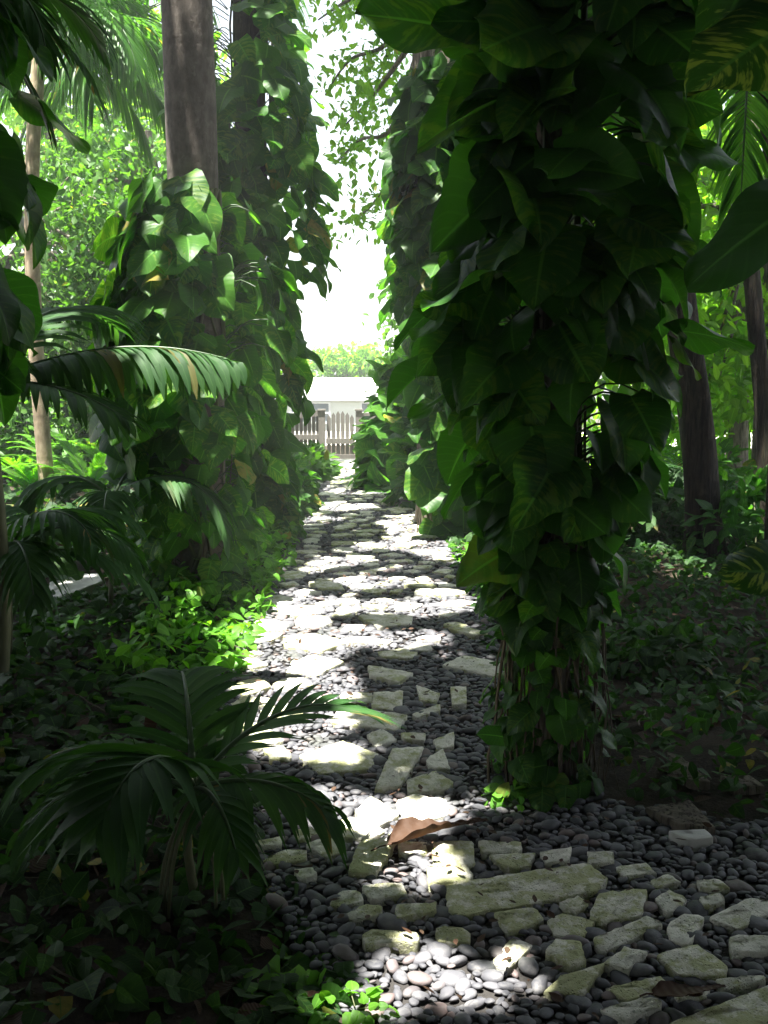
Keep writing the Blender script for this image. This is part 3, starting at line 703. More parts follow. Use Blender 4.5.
# ---- left edge column, near and dark
B5 = np.array([(-95 - 384) / F * 3.7, 3.7])
ln5 = trunk_line([(B5[0], 3.7, -.05), (B5[0], 3.7, 2), (B5[0] + .05, 3.7, 4), (B5[0], 3.7, 7)], 30)
t5 = thing('tree', 'trunk hidden by large black-green leaves along the left picture edge', 'tree', (B5[0], B5[1], 0))
trunk(t5, ln5, .14, .11, 'bark_rough', 16, .4, .03)
mb = MB(); clump_leaves(mb, ellipsoid_pts(ln5[-1], (1.4, 1.4, .6), 60), 40, .25, (.15, .28)); mb.build('crown', M['canopy'], t5)
vine('climbing_vine', 'large-leaved vine in deep shade along the left picture edge', ln5, .14, 1.55, 3.6, 130, (.2, .34), lambda q: .14 + .22 * np.clip(q * 2, 0, 1), BIG, 'vine_dark', bias=(-.6, .5))

# ---- dark leaning trunk at right, with the right half of the canopy
t6 = thing('shade_tree', 'dark rough leaning trunk at the right, rising behind the big leaves', 'tree', (*G(702, 560)[:2], 0))
b6 = G(704, 560); ln6 = trunk_line([(b6[0], b6[1], -.05), P(697, 430, b6[1]), P(684, 330, b6[1]), P(662, 200, b6[1]), P(634, 100, b6[1]), P(610, 0, b6[1]), P(590, -160, b6[1]), P(575, -300, b6[1])], 40)
trunk(t6, ln6, .145, .11, 'bark_rough', 20, .5, .05)
canopy_part(t6, side, ln6[-1])
t7 = thing('tree', 'thin brown trunk at the right picture edge under the hanging frond', 'tree', (*G(772, 560)[:2], 0))
b7 = G(768, 545); ln7 = trunk_line([(b7[0], b7[1], -.05), P(764, 420, b7[1]), P(754, 300, b7[1]), P(745, 200, b7[1]), P(742, 60, b7[1]), P(740, -60, b7[1])], 30)
trunk(t7, ln7, .085, .06, 'bark_rough', 14, .4, .04)
mb = MB(); clump_leaves(mb, ellipsoid_pts(ln7[-1] + [0, .2, .9], (1.2, .9, .6), 40), 40, .25, (.14, .24)); mb.build('crown', M['foliage'], t7)

# ------------------------------------------------------------------ palms
def frond(mb, rm, base, az, el, L, curve, nl, ll, lw, droop, m_seg=5, alpha=(.5, 1.15), twist=0., rr=.012, jag=0., tip=.3):
    N_ = 18; e = el - curve * np.linspace(0, 1, N_) ** 1.25; step = L / (N_ - 1)
    h = np.array([math.cos(az), math.sin(az), 0]); 
    dirs = np.cos(e)[:, None] * h + np.sin(e)[:, None] * np.array([0, 0, 1.])
    pts_ = np.asarray(base) + np.concatenate([[np.zeros(3)], np.cumsum(dirs[:-1] * step, 0)])
    tube(rm, pts_, np.linspace(rr, rr * .25, N_), 6)
    s = np.linspace(.14, 1, nl); f = s * (N_ - 1); i0 = np.minimum(f.astype(int), N_ - 2); u = (f - i0)[:, None]
    pos = pts_[i0] * (1 - u) + pts_[i0 + 1] * u; tan = nz(dirs[i0] * (1 - u) + dirs[i0 + 1] * u)
    sd0 = np.array([-math.sin(az), math.cos(az), 0]); up0 = nz(np.cross(tan, sd0)); up0 = np.where(up0[:, 2:3] < 0, -up0, up0)
    for sgn in (-1, 1):
        sd = sd0 * math.cos(twist) + up0 * math.sin(twist) * 1.0
        al = alpha[0] + (alpha[1] - alpha[0]) * s + rng.normal(0, .06, nl)
        d0 = nz(sgn * sd * np.cos(al)[:, None] + tan * np.sin(al)[:, None] + up0 * .12)
        ln_ = ll * (.45 + .55 * np.sin(math.pi * (.12 + .76 * s))) * rng.uniform(.9, 1.08, nl)
        ln_ = ln_ * np.where(s > .93, 1 - tip, 1)
        segs = m_seg; ds = ln_ / segs; p = pos.copy(); d = d0.copy(); V = []; A = []; rnd = rng.random(nl)
        for j in range(segs + 1):
            t_ = j / segs; wd = nz(tan - d * np.sum(tan * d, 1)[:, None]); nrm = nz(np.cross(d, wd)); nrm = np.where(nrm[:, 2:3] < 0, -nrm, nrm)
            w = lw * (math.sin(math.pi * (.10 + .86 * t_) ** .8)) ** .8 * np.ones(nl)
            if j == segs: w = w * (1 if jag else .3) * 1.0
            w = w[:, None]
            V += [p - wd * w, p - nrm * w * .22, p + wd * w]; A += [np.stack([np.full(nl, t_), np.full(nl, q_), rnd], -1) for q_ in (-1., 0., 1.)]
            if j < segs:
                g_ = droop * ((j + 1) / segs) * (1 + .15 * rng.normal(size=nl))
                d = nz(d + np.array([0, 0, -1.]) * g_[:, None]); p = p + d * ds[:, None]
        V = np.stack(V, 1); A = np.stack(A, 1); nv = V.shape[1]
        if jag: V[:, -3:] += d[:, None] * np.array([jag, -jag * .4, jag * .3])[None, :, None] * ln_[:, None, None] * .2
        ft = np.array([(3 * j + c_, 3 * j + c_ + 1, 3 * j + c_ + 4, 3 * j + c_ + 3) for j in range(segs) for c_ in (0, 1)])
        mb.add(V.reshape(-1, 3), (ft[None] + (np.arange(nl) * nv)[:, None, None]).reshape(-1, 4), A.reshape(-1, 3))
    return pts_
def palm(th, crown, specs, mat, stemline=None, sr=(.03, .02), smat='stem', per=True):
    if stemline is not None:
        mb = MB(); tube(mb, stemline, np.linspace(sr[0], sr[1], len(stemline)), 12); mb.build('trunk' if sr[0] > .05 else 'stem', M[smat], th)
    for sp_ in specs:
        mb, rm = MB(), MB(); frond(mb, rm, crown, **sp_)
        fo = mb.build('frond', M[mat], th); rm.build('midrib', M['petiole'], fo)
D = math.radians
def S(az, el, L, curve, nl, ll, lw, droop, **k): return dict(az=D(az), el=D(el), L=L, curve=D(curve), nl=nl, ll=ll, lw=lw, droop=droop, **k)
# foreground young palm at lower left
b = G(192, 905); cr = P(194, 790, b[1])
t = thing('young_palm', 'small dark young palm with broad drooping fronds, low beside the path', 'palm', (b[0], b[1], 0))
palm(t, cr, [S(-112, 62, .50, 115, 11, .32, .033, .25, jag=1.), S(27, 50, .60, 78, 12, .26, .019, .12, jag=1.), S(-12, 22, .42, 60, 10, .24, .022, .45, jag=1.), S(168, 35, .58, 80, 12, .27, .022, .4, jag=1.),
             S(105, 58, .55, 75, 12, .26, .020, .2, jag=1.), S(-160, 30, .5, 80, 11, .24, .02, .4, jag=1.), S(-60, 25, .36, 80, 9, .2, .018, .4, jag=1.)], 'palm',
     spline([(b[0] + .02, b[1], -.03), (b[0] - .01, b[1], .2), cr], 8), (.016, .012), 'stem')
mb = MB()
for q in range(7):
    a_ = rng.uniform(0, 6.28); e_ = np.array([b[0] + .1 * math.cos(a_), b[1] + .1 * math.sin(a_), 0]); tube(mb, spline([e_, e_ * .5 + cr * .5 + [.03 * math.cos(a_), .03 * math.sin(a_), 0], cr], 8), .006, 5)
mb.build('stalk', M['stem'], t)
# mid-left palm with a long arching frond
b = np.array([-1.95, 4.9, 0.]); cr = P(-14, 382, 4.9)
t = thing('palm', 'palm at the left edge with a long frond arching over the undergrowth', 'palm', b)
palm(t, cr, [S(2, 22, 1.2, 40, 26, .40, .030, .95), S(-25, 2, .85, 30, 16, .36, .022, .3), S(70, 50, 1.2, 80, 24, .45, .022, .3), S(-75, 40, .8, 110, 20, .4, .024, .35),
             S(130, 50, 1.2, 80, 24, .45, .022, .3),  S(200, 40, 1.2, 80, 22, .45, .022, .3)], 'palm',
     spline([(b[0], b[1], -.03), (b[0] + .05, b[1], .6), cr], 10), (.04, .03), 'stem')
cr = P(-70, -10, 4.0); t = thing('palm', 'palm whose dark drooping fronds hang in the upper left corner', 'palm', (cr[0] - .1, cr[1], 0))
palm(t, cr, [S(5, 0, .62, 60, 16, .30, .016, .35), S(-25, 15, .7, 100, 16, .30, .016, .35), S(30, 30, .7, 90, 16, .30, .016, .35), S(-55, 20, .8, 110, 18, .34, .016, .35), S(12, -30, .6, 45, 16, .3, .016, .3), S(180, 30, .9, 90, 18, .34, .016, .35), S(100, 40, .9, 90, 18, .34, .016, .35)], 'palm',
     spline([(cr[0] - .1, cr[1], -.03), (cr[0] - .06, cr[1], 1.5), cr], 14), (.05, .04), 'stem')
# understory palm seedling, low frond arching right in front of the vine
b = G(110, 615); cr = P(112, 500, b[1])
t = thing('young_palm', 'thin-stemmed young palm with frond bending down towards the vine-clad palm', 'palm', (b[0], b[1], 0))
palm(t, cr, [S(-10, 40, 1.0, 130, 18, .36, .028, .4, jag=1.), S(160, 40, .8, 110, 16, .36, .028, .4, jag=1.), S(-80, 30, .7, 100, 14, .34, .028, .4, jag=1.), S(60, 55, .8, 90, 16, .36, .026, .3, jag=1.)], 'palm',
     spline([(b[0], b[1], -.03), (b[0] + .02, b[1], .3), cr], 8), (.018, .014), 'stem')
b = G(8, 668); cr = P(8, 560, b[1])
t = thing('young_palm', 'dark low palm at the left picture edge below the bright ferns', 'palm', (b[0], b[1], 0))
palm(t, cr, [S(a_, e_, .8, c_, 16, .32, .022, .4, jag=1.) for a_, e_, c_ in ((-5, 45, 100), (-60, 40, 110), (40, 50, 90), (-100, 30, 100), (20, 15, 70), (180, 40, 100), (120, 50, 90), (-30, 65, 120))], 'palm',
     spline([(b[0], b[1], -.03), (b[0] + .02, b[1], .25), cr], 8), (.02, .015), 'stem')
# bright feather palm at upper left
Y3 = 12.5; cr = P(42, 25, Y3); b = G(42, 505)
b = np.array([P(40, 400, Y3)[0], Y3, 0])
t = thing('feather_palm', 'tall pale-trunked palm with bright hanging feathery fronds, upper left', 'palm tree', b)
ln = spline([(b[0] + .05, Y3, -.05), (b[0] - .02, Y3, 2), (b[0] + .03, Y3, 4), cr], 26)
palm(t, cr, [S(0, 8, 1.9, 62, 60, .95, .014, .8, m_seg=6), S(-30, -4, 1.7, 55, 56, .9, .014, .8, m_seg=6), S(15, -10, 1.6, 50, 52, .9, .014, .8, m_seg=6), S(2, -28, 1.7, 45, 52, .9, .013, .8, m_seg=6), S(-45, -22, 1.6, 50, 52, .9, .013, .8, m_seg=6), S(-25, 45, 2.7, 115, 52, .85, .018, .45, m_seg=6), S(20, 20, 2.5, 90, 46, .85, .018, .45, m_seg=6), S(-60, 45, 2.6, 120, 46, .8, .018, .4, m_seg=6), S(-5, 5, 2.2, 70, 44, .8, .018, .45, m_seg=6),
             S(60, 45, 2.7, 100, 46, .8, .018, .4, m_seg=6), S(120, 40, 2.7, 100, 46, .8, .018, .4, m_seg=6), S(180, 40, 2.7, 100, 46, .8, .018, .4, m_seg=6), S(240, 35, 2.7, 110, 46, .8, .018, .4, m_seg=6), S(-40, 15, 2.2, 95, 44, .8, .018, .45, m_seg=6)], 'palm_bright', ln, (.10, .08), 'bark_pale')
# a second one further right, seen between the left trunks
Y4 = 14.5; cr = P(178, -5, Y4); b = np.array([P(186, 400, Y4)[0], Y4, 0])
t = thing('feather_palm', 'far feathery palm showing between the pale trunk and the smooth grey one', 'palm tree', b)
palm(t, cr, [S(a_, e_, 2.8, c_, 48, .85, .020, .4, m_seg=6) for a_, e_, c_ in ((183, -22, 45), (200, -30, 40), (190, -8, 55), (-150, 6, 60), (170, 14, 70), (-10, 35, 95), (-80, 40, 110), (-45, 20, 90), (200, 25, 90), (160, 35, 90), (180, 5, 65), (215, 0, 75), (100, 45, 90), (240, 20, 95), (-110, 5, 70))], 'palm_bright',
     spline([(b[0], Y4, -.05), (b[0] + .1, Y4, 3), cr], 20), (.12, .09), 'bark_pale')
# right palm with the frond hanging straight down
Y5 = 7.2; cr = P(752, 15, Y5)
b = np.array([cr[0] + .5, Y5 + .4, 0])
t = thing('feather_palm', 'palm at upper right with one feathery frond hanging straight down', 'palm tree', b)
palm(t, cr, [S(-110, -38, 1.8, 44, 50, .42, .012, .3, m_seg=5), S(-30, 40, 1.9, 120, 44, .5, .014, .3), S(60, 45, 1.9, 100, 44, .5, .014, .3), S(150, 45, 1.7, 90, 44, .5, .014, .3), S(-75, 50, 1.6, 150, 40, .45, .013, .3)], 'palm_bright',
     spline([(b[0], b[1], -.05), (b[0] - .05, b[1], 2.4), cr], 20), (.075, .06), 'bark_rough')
# crowns of the two tall palms, above the picture
for (th_, top) in (LPALM, RPALM):
    for q in range(11):
        a9 = D(q * 33 + 10)
        if th_ is LPALM[0] and 195 < (q * 33 + 10) % 360 < 285: continue
        tst = top + np.outer(np.linspace(.2, 2.2, 12), [math.cos(a9), math.sin(a9), 0])
        if shade_ok(tst).mean() < .8: continue
        mb, rm = MB(), MB(); frond(mb, rm, top, D(q * 33 + 10), D(rng.uniform(15, 60)), 2.6, D(80), 40, .6, .022, .3)
        fo = mb.build('frond', M['palm'], th_); rm.build('midrib', M['petiole'], fo)

# ------------------------------------------------------------------ background trees
def leafy(name, label, base, h, crowns, ncl, per, lsize, mat, bk='bark_grey', tr=.14, cl=.35, group='trees beyond the garden path', lean=(0, 0)):
    gz = float(ground_z(np.array([base[0]]), np.array([base[1]]))[0]) - .03
    t = thing(name, label, 'tree', (base[0], base[1], gz), group)
    top = np.array([base[0] + lean[0], base[1] + lean[1], h]); ln = spline([(base[0], base[1], gz), (base[0] + lean[0] * .3, base[1] + lean[1] * .3, h * .5), top], 16)
    trunk(t, ln, tr, tr * .5, bk, 12, .4, .04)
    mb = MB(); lm = MB()
    for c_, r_ in crowns:
        cs = ellipsoid_pts(c_, r_, ncl)
        clump_leaves(mb, cs, per, cl, lsize)
        for e_ in cs[::max(1, ncl // 7)]:
            i_ = rng.integers(7, 16); a_ = ln[i_]; tube(lm, spline([a_, (a_ + e_) / 2 + [0, 0, .25], e_], 7), np.linspace(tr * .35, .01, 7), 6)
    mb.build('crown', M[mat], t); lm.build('limb', M[bk], t)
    return t
def cr_(px, py, Y, rx, ry, rz): return (P(px, py, Y), (rx, ry, rz))
leafy('tree', 'bushy tree at far left behind the bright ferns', (-6.6, 17), 5, [cr_(40, 250, 17, 1.6, 1.2, 1.6), cr_(100, 330, 17, 1.6, 1.2, 1.0)], 70, 46, (.10, .2), 'foliage')
leafy('tree', 'low leafy tree at far left edge, behind the feathery palm stem', (-6.2, 16), 1.6, [cr_(10, 425, 15.5, 1.3, .8, .8), cr_(70, 432, 16, 1.1, .8, .6)], 70, 44, (.09, .18), 'foliage')
leafy('tree', 'leafy tree between the pale trunk and the smooth palm, specked with sky', (-4.3, 19), 6, [cr_(150, 270, 19, 1.6, 1.2, 1.3), cr_(190, 370, 19, 1.5, 1.2, 1.0), cr_(90, 180, 19, 1.4, 1.0, .9)], 60, 44, (.11, .2), 'foliage')
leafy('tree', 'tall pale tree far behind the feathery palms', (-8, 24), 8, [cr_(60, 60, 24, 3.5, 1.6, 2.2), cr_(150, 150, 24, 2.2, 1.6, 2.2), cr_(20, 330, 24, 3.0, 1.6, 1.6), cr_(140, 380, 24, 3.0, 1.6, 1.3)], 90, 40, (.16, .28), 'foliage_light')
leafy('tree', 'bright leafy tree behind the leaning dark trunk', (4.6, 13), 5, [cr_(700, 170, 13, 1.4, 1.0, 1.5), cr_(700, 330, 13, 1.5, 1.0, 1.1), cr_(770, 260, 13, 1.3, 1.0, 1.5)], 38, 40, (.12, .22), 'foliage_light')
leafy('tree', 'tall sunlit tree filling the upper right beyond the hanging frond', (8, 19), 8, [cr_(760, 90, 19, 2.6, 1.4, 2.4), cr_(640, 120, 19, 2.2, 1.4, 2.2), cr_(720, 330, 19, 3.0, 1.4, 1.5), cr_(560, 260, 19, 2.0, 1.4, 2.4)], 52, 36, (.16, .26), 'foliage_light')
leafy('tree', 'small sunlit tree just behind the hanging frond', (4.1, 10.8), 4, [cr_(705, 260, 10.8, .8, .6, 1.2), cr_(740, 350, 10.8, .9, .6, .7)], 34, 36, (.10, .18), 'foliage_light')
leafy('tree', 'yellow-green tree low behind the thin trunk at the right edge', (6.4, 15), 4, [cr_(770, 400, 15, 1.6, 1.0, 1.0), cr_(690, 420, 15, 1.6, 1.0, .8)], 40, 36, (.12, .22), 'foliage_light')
leafy('tree', 'far tree showing through gaps of the right-hand vines', (2.8, 21), 7, [cr_(500, 150, 21, 1.8, 1.2, 2.6), cr_(480, 330, 21, 1.8, 1.2, 1.6)], 80, 40, (.16, .26), 'foliage')
# leaf sprays hanging in the sky gap, limbs of the rough grey tree
mb = MB(); lm = MB()
for line_ in ([(418, -40), (390, 40), (350, 60), (325, 95)], [(415, -80), (380, -20), (340, 5), (318, 20)], [(415, 60), (390, 130), (360, 140), (335, 165)], [(414, 40), (385, 80), (365, 105), (345, 125)], [(415, 90), (392, 170), (372, 205), (345, 225)], [(415, 20), (400, 20), (385, 60), (372, 95)]):
    p_ = np.array([P(a_, b_, 11.1 + .5 * i_) for i_, (a_, b_) in enumerate(line_)]); c_ = spline(p_, 22)
    tube(lm, c_, np.linspace(.035, .008, 22), 6)
    cs = c_[7:] + rng.normal(0, .13, (15, 3)); clump_leaves(mb, cs, 15, .13, (.07, .13))
mb.build('crown', M['foliage_light'], t4b); lm.build('limb', M['bark_grey'], t4b)
leafy('tree', 'distant pale tree crown above the house roof', (-1.5, 46), 1.2, [cr_(350, 364, 46, 1.8, 1.2, .6)], 46, 40, (.2, .34), 'foliage_light')

# ------------------------------------------------------------------ gate, fence, house
gy = 18.6
def gx(px): return (px - 384) / F * gy
def zz_(py): return P(384, py, gy)[2]
t = thing('picket_gate', 'weathered wooden picket gate closing the far end of the path', 'gate', (gx(338), gy, 0))
for q, px in enumerate(np.linspace(329, 352, 6)):
    mb = MB(); x = gx(px); top = zz_(418 - 4 * math.sin(q / 5 * 3.14)); box(mb, x - .035, x + .035, gy - .012, gy + .012, .12, top)
    mb.add([(x - .035, gy - .012, top), (x + .035, gy - .012, top), (x, gy - .012, top + .06), (x - .035, gy + .012, top), (x + .035, gy + .012, top), (x, gy + .012, top + .06)], [(0, 1, 2), (3, 5, 4)])
    mb.build('picket', M['wood'], t, False)
for z in (zz_(441), zz_(457)):
    mb = MB(); box(mb, gx(326), gx(355), gy - .05, gy - .014, z - .05, z + .05); mb.build('rail', M['wood'], t, False)
for px, lab in ((322, 'square weathered post between gate and fence'), (359, 'gate post half hidden by broad leaves')):
    mb = MB(); x = gx(px); box(mb, x - .06, x + .06, gy - .06, gy + .06, -.05, zz_(411)); o = mb.build('gate_post', M['wood'], None, False)
    mb2 = MB(); box(mb2, x - .075, x + .075, gy - .075, gy + .075, zz_(411) + .002, zz_(411) + .035); mb2.build('cap', M['wood'], o, False)
    tag(o, lab, 'post')
for name, x0, x1, n, lab in (('picket_fence', 268, 318, 13, 'weathered picket fence with rising top rail, left of the gate post'), ('picket_fence', 364, 430, 16, 'weathered picket fence behind the broad-leaved shrub, right of the gate')):
    t = thing(name, lab, 'fence', (gx((x0 + x1) / 2), gy, 0))
    mb = MB()
    for q, px in enumerate(np.linspace(x0, x1, n)):
        x = gx(px); top = zz_(418 - 6 * (px - x0) / (x1 - x0)) if x0 < 300 else zz_(416); box(mb, x - .033, x + .033, gy - .012, gy + .012, .06, top)
    o = mb.build('picket_row', M['wood'], t, False)
    for z0_, z1_ in ((437, 437), (456, 456)):
        mb = MB(); za = zz_(z0_); box(mb, gx(x0) - .1, gx(x1) + .08, gy - .05, gy - .014, za - .045, za + .045); mb.build('rail', M['wood'], t, False)
    mb = MB(); a_, c_ = gx(x0) - .1, gx(x1) + .08; za, zb = (zz_(420), zz_(413)) if x0 < 300 else (zz_(416), zz_(416))
    v = [(a_, gy - .05, za - .05), (c_, gy - .05, zb - .05), (c_, gy - .05, zb + .06), (a_, gy - .05, za + .06)]; v += [(x, gy - .014, z) for x, _, z in v]
    mb.add(v, [(0, 1, 2, 3), (7, 6, 5, 4), (0, 4, 5, 1), (1, 5, 6, 2), (2, 6, 7, 3), (3, 7, 4, 0)]); mb.build('top_rail', M['wood'], t, False)
mb = MB(); sx = gx(338); box(mb, gx(326), gx(356), gy - .7, gy - .25, -.05, .07); o = mb.build('door_step', M['white_stone'], None, False); o.name = 'stone_step'
tag(o, 'pale stone step at the foot of the picket gate', 'step')
hy = 34.0
t = thing('house', 'pale house with wide bright roof far behind the gate', 'house', ((320 - 384) / F * hy, hy, 0))
def hx(px): return (px - 384) / F * hy
def hz(py): return P(384, py, hy)[2]
mb = MB(); box(mb, hx(150), hx(520), hy, hy + 7, -2.5, hz(398)); mb.build('wall', M['paint'], t, False)
mb = MB(); e0, e1, ez, rz = hx(140), hx(530), hz(398) + .01, hz(378)
v = [(e0, hy - .06, ez), (e1, hy - .06, ez), (e1 - 1, hy + 3.5, rz), (e0 + 1, hy + 3.5, rz), (e0, hy + 7.7, ez), (e1, hy + 7.7, ez)]
mb.add(v, [(0, 1, 2, 3), (3, 2, 5, 4)]); mb.add(v, [(0, 3, 4), (1, 5, 2)]); mb.add([(e0, hy - .06, ez), (e1, hy - .06, ez), (e1, hy + 7.7, ez), (e0, hy + 7.7, ez)], [(0, 3, 2, 1)]); mb.build('roof', M['roof'], t, False)
mb = MB(); box(mb, e0, e1, hy - .10, hy - .063, ez - .10, ez + .04); mb.build('fascia', M['trim'], t, False)
for x0, x1 in ((290, 309), (311, 331), (360, 380)):
    mb = MB(); z0, z1 = hz(424), hz(401.5)
    for bx_ in ((hx(x0), hx(x1), z1 - .07, z1), (hx(x0), hx(x1), z0, z0 + .07), (hx(x0), hx(x0) + .07, z0 + .07, z1 - .07), (hx(x1) - .07, hx(x1), z0 + .07, z1 - .07), (hx(x0) + .07, hx(x1) - .07, (z0 + z1) / 2 - .03, (z0 + z1) / 2 + .03)):
        box(mb, bx_[0], bx_[1], hy - .05, hy - .003, bx_[2], bx_[3])
    w = mb.build('window', M['trim'], t, False)
    mb = MB(); box(mb, hx(x0) + .06, hx(x1) - .06, hy - .02, hy - .006, z0 + .06, z1 - .06); mb.build('pane', M['glass'], w, False)

# white boulder by the gate
v, f = ico(3); v = v * (1 + .12 * np.sin(v @ np.array([3.1, 1.7, 2.2])) + .06 * np.sin(v @ np.array([7, -5, 6.])))[:, None]
c = G(388, 472); mb = MB(); mb.add(v * [.42, .3, .26] + [c[0] + .1, c[1] + .6, .12], f); o = mb.build('boulder', M['white_stone']); tag(o, 'white rounded boulder in the sun right of the gate', 'boulder')
# pale flat stone on the left
w = np.array([G(x, y, .09)[:2] for x, y in ((48, 592), (50, 582), (72, 575), (99, 575), (102, 581), (60, 595))]); o = slab_mesh(w, .09, -.02, 901).build('flat_stone', M['white_stone']); tag(o, 'smooth pale flat stone lying in the dark undergrowth left of the path', 'stone')
for n, (poly, lab) in enumerate([(A_([(500, 140), (535, 150), (615, 215), (560, 212), (510, 180)]), 'tilted brown flat stone in the shade behind the vine base'), (A_([(500, 348), (600, 345), (625, 365), (560, 372)]), 'white flat stone at the edge of the shade right of the vine base'),
                                 (A_([(440, 285), (560, 265), (630, 340), (530, 330)]), 'large brown flat stone beside the vine base'), (A_([(640, 200), (720, 200), (760, 230), (680, 232)]), 'brown flat stone furthest right in the shade')]):
    tp = .035; w = np.array([G(x, y, tp)[:2] for x, y in poly]); m_ = M['white_stone'] if n == 1 else M['bark_grey']
    tag(slab_mesh(w, tp, -.03, 950 + n).build('flat_stone', m_), lab, 'stone')

# ------------------------------------------------------------------ fallen leaves
def dead(px, py, L, yaw, label, curl, z):
    c = G(px, py, z); T, U = np.meshgrid(np.linspace(0, 1, 33), np.linspace(-1, 1, 15), indexing='ij')
    w = .20 * np.sin(math.pi * (.02 + .96 * T) ** .75) ** .8 * (1 + .10 * np.sin(23 * T + 3 * U) * np.abs(U))
    an = U * curl * (.75 + .35 * np.sin(5 * T + 1)) + .35 * np.sin(3 * T)
    X = w * np.sin(an) / max(curl, .3) * 1.25; Z = w * (1 - np.cos(an)) / max(curl, .3) + .05 * np.sin(3.1 * T) + .012 * np.sin(40 * (T - .25 * np.abs(U))) * np.abs(U)
    Yy = T - .5 + .03 * np.sin(6 * T)
    v = np.stack([X, Yy, Z], -1).reshape(-1, 3) * L; cs, sn = math.cos(yaw), math.sin(yaw)
    v = np.column_stack([v[:, 0] * cs - v[:, 1] * sn + c[0], v[:, 0] * sn + v[:, 1] * cs + c[1], v[:, 2] - v[:, 2].min() + z - .012])
    i_, j_ = np.meshgrid(np.arange(32), np.arange(14), indexing='ij'); a_ = (i_ * 15 + j_).ravel()
    mb = MB(); mb.add(v, np.stack([a_, a_ + 1, a_ + 16, a_ + 15], -1), np.stack([T.ravel(), U.ravel(), np.full(T.size, .3)], -1))
    o = mb.build('fallen_leaf', M['dead']); tag(o, label, 'leaf')
    st = MB(); e0 = v.reshape(33, 15, 3)[0, 7]; e1 = e0 + (e0 - v.reshape(33, 15, 3)[5, 7]) * .9 + [0, 0, -.004]; tube(st, np.array([e0, (e0 + e1) / 2 + [0, 0, .004], e1]), .0025, 5); st.build('stalk', M['dead'], o)
dead(440, 829, .40, R(-62), 'big curled brown dead leaf lying across the slabs', 1.3, .045)
dead(690, 986, .2, R(-80), 'dry reddish-brown leaf lying on the mossy slabs in front', .6, .045)
mb = MB(); K = 5200
x = rng.uniform(-6, 6, K); y = rng.uniform(1.8, 12, K); m = pathdist(x, y) > .02; x, y = x[m], y[m]; K = len(x)
d = np.stack([rng.normal(size=K), rng.normal(size=K), rng.normal(0, .15, K)], -1); n = rng.normal(0, .3, (K, 3)) + [0, 0, 1.]
scatter_leaves(mb, [blade(3, .25, -.15, .3), blade(3, .3, .2, .2)], np.stack([x, y, ground_z(x, y) + .015], -1), d, n, rng.uniform(.04, .13, K))
tag(mb.build('leaf_litter', M['dead']), 'scattered brown leaf litter on the dark soil beside the path', 'leaf litter', None, 'stuff')
mb = MB(); K = 800; x = rng.uniform(-.8, 2.0, K); y = rng.uniform(2.2, 10, K); m = pathdist(x, y) < -.03; x, y = x[m], y[m]; K = len(x)
d = np.stack([rng.normal(size=K), rng.normal(size=K), rng.normal(0, .1, K)], -1); n = rng.normal(0, .3, (K, 3)) + [0, 0, 1.]
scatter_leaves(mb, [blade(3, .25, -.15, .3)], np.stack([x, y, np.full(K, .045)], -1), d, n, rng.uniform(.014, .045, K))
tag(mb.build('leaf_litter', M['dead']), 'small dry leaves scattered over the stones of the path', 'leaf litter', None, 'stuff')

mb = MB(); n_ = 0
while n_ < 420:
    x, y = rng.uniform(-5, 5), rng.uniform(1.9, 11)
    if pathdist(np.array([x]), np.array([y]))[0] < -.12: continue
    L = rng.uniform(.06, .34); a_ = rng.uniform(0, 6.28); t_ = np.linspace(-.5, .5, 5); px_ = x + np.cos(a_) * t_ * L + rng.normal(0, .006, 5); py_ = y + np.sin(a_) * t_ * L + rng.normal(0, .006, 5)
    tube(mb, np.column_stack([px_, py_, ground_z(px_, py_) + rng.uniform(.012, .05) + t_ * rng.normal(0, .03)]), np.linspace(1, .5, 5) * rng.uniform(.0018, .005), 5); n_ += 1
tag(mb.build('twig_litter', M['root']), 'thin dry twigs strewn over the soil on both sides', 'twigs', None, 'stuff')
# ------------------------------------------------------------------ ground cover
def cover(label, N_, xr, yr, test, size, hmax, mat, T, name='ground_cover'):
    x = rng.uniform(*xr, N_); y = rng.uniform(*yr, N_); m = test(x, y) & (pathdist(x, y) > -.04); x, y = x[m], y[m]; K = len(x)
    h = rng.uniform(.02, 1, K) * hmax * (.6 + .5 * fnoise(x, y, 2.5))
    d = np.stack([rng.normal(size=K), rng.normal(size=K), rng.normal(-.3, .3, K)], -1); n = rng.normal(0, .4, (K, 3)) + [0, -.15, 1.]
    mb = MB(); scatter_leaves(mb, T, np.stack([x, y, ground_z(x, y) + np.maximum(h, .02)], -1), d, n, rng.uniform(size[0], size[1], K))
    return tag(mb.build(name, M[mat]), label, 'ground cover', None, 'stuff')
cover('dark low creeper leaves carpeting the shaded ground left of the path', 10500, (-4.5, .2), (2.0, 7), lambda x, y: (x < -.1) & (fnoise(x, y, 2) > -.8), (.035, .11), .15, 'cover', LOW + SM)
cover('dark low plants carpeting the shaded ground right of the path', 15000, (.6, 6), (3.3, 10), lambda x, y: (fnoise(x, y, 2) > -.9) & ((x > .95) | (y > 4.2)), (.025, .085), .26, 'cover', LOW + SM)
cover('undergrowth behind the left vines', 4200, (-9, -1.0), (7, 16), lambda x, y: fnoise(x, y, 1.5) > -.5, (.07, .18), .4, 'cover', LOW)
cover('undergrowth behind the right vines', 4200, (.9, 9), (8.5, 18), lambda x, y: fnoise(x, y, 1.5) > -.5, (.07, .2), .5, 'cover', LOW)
cover('bright sunlit creeper at the foot of the left vines beside the path', 2400, (-1.55, -.70), (5.2, 9.6), lambda x, y: (x > -1.5 + .06 * (y - 5)), (.04, .11), .36, 'cover_bright', SM + LOW)
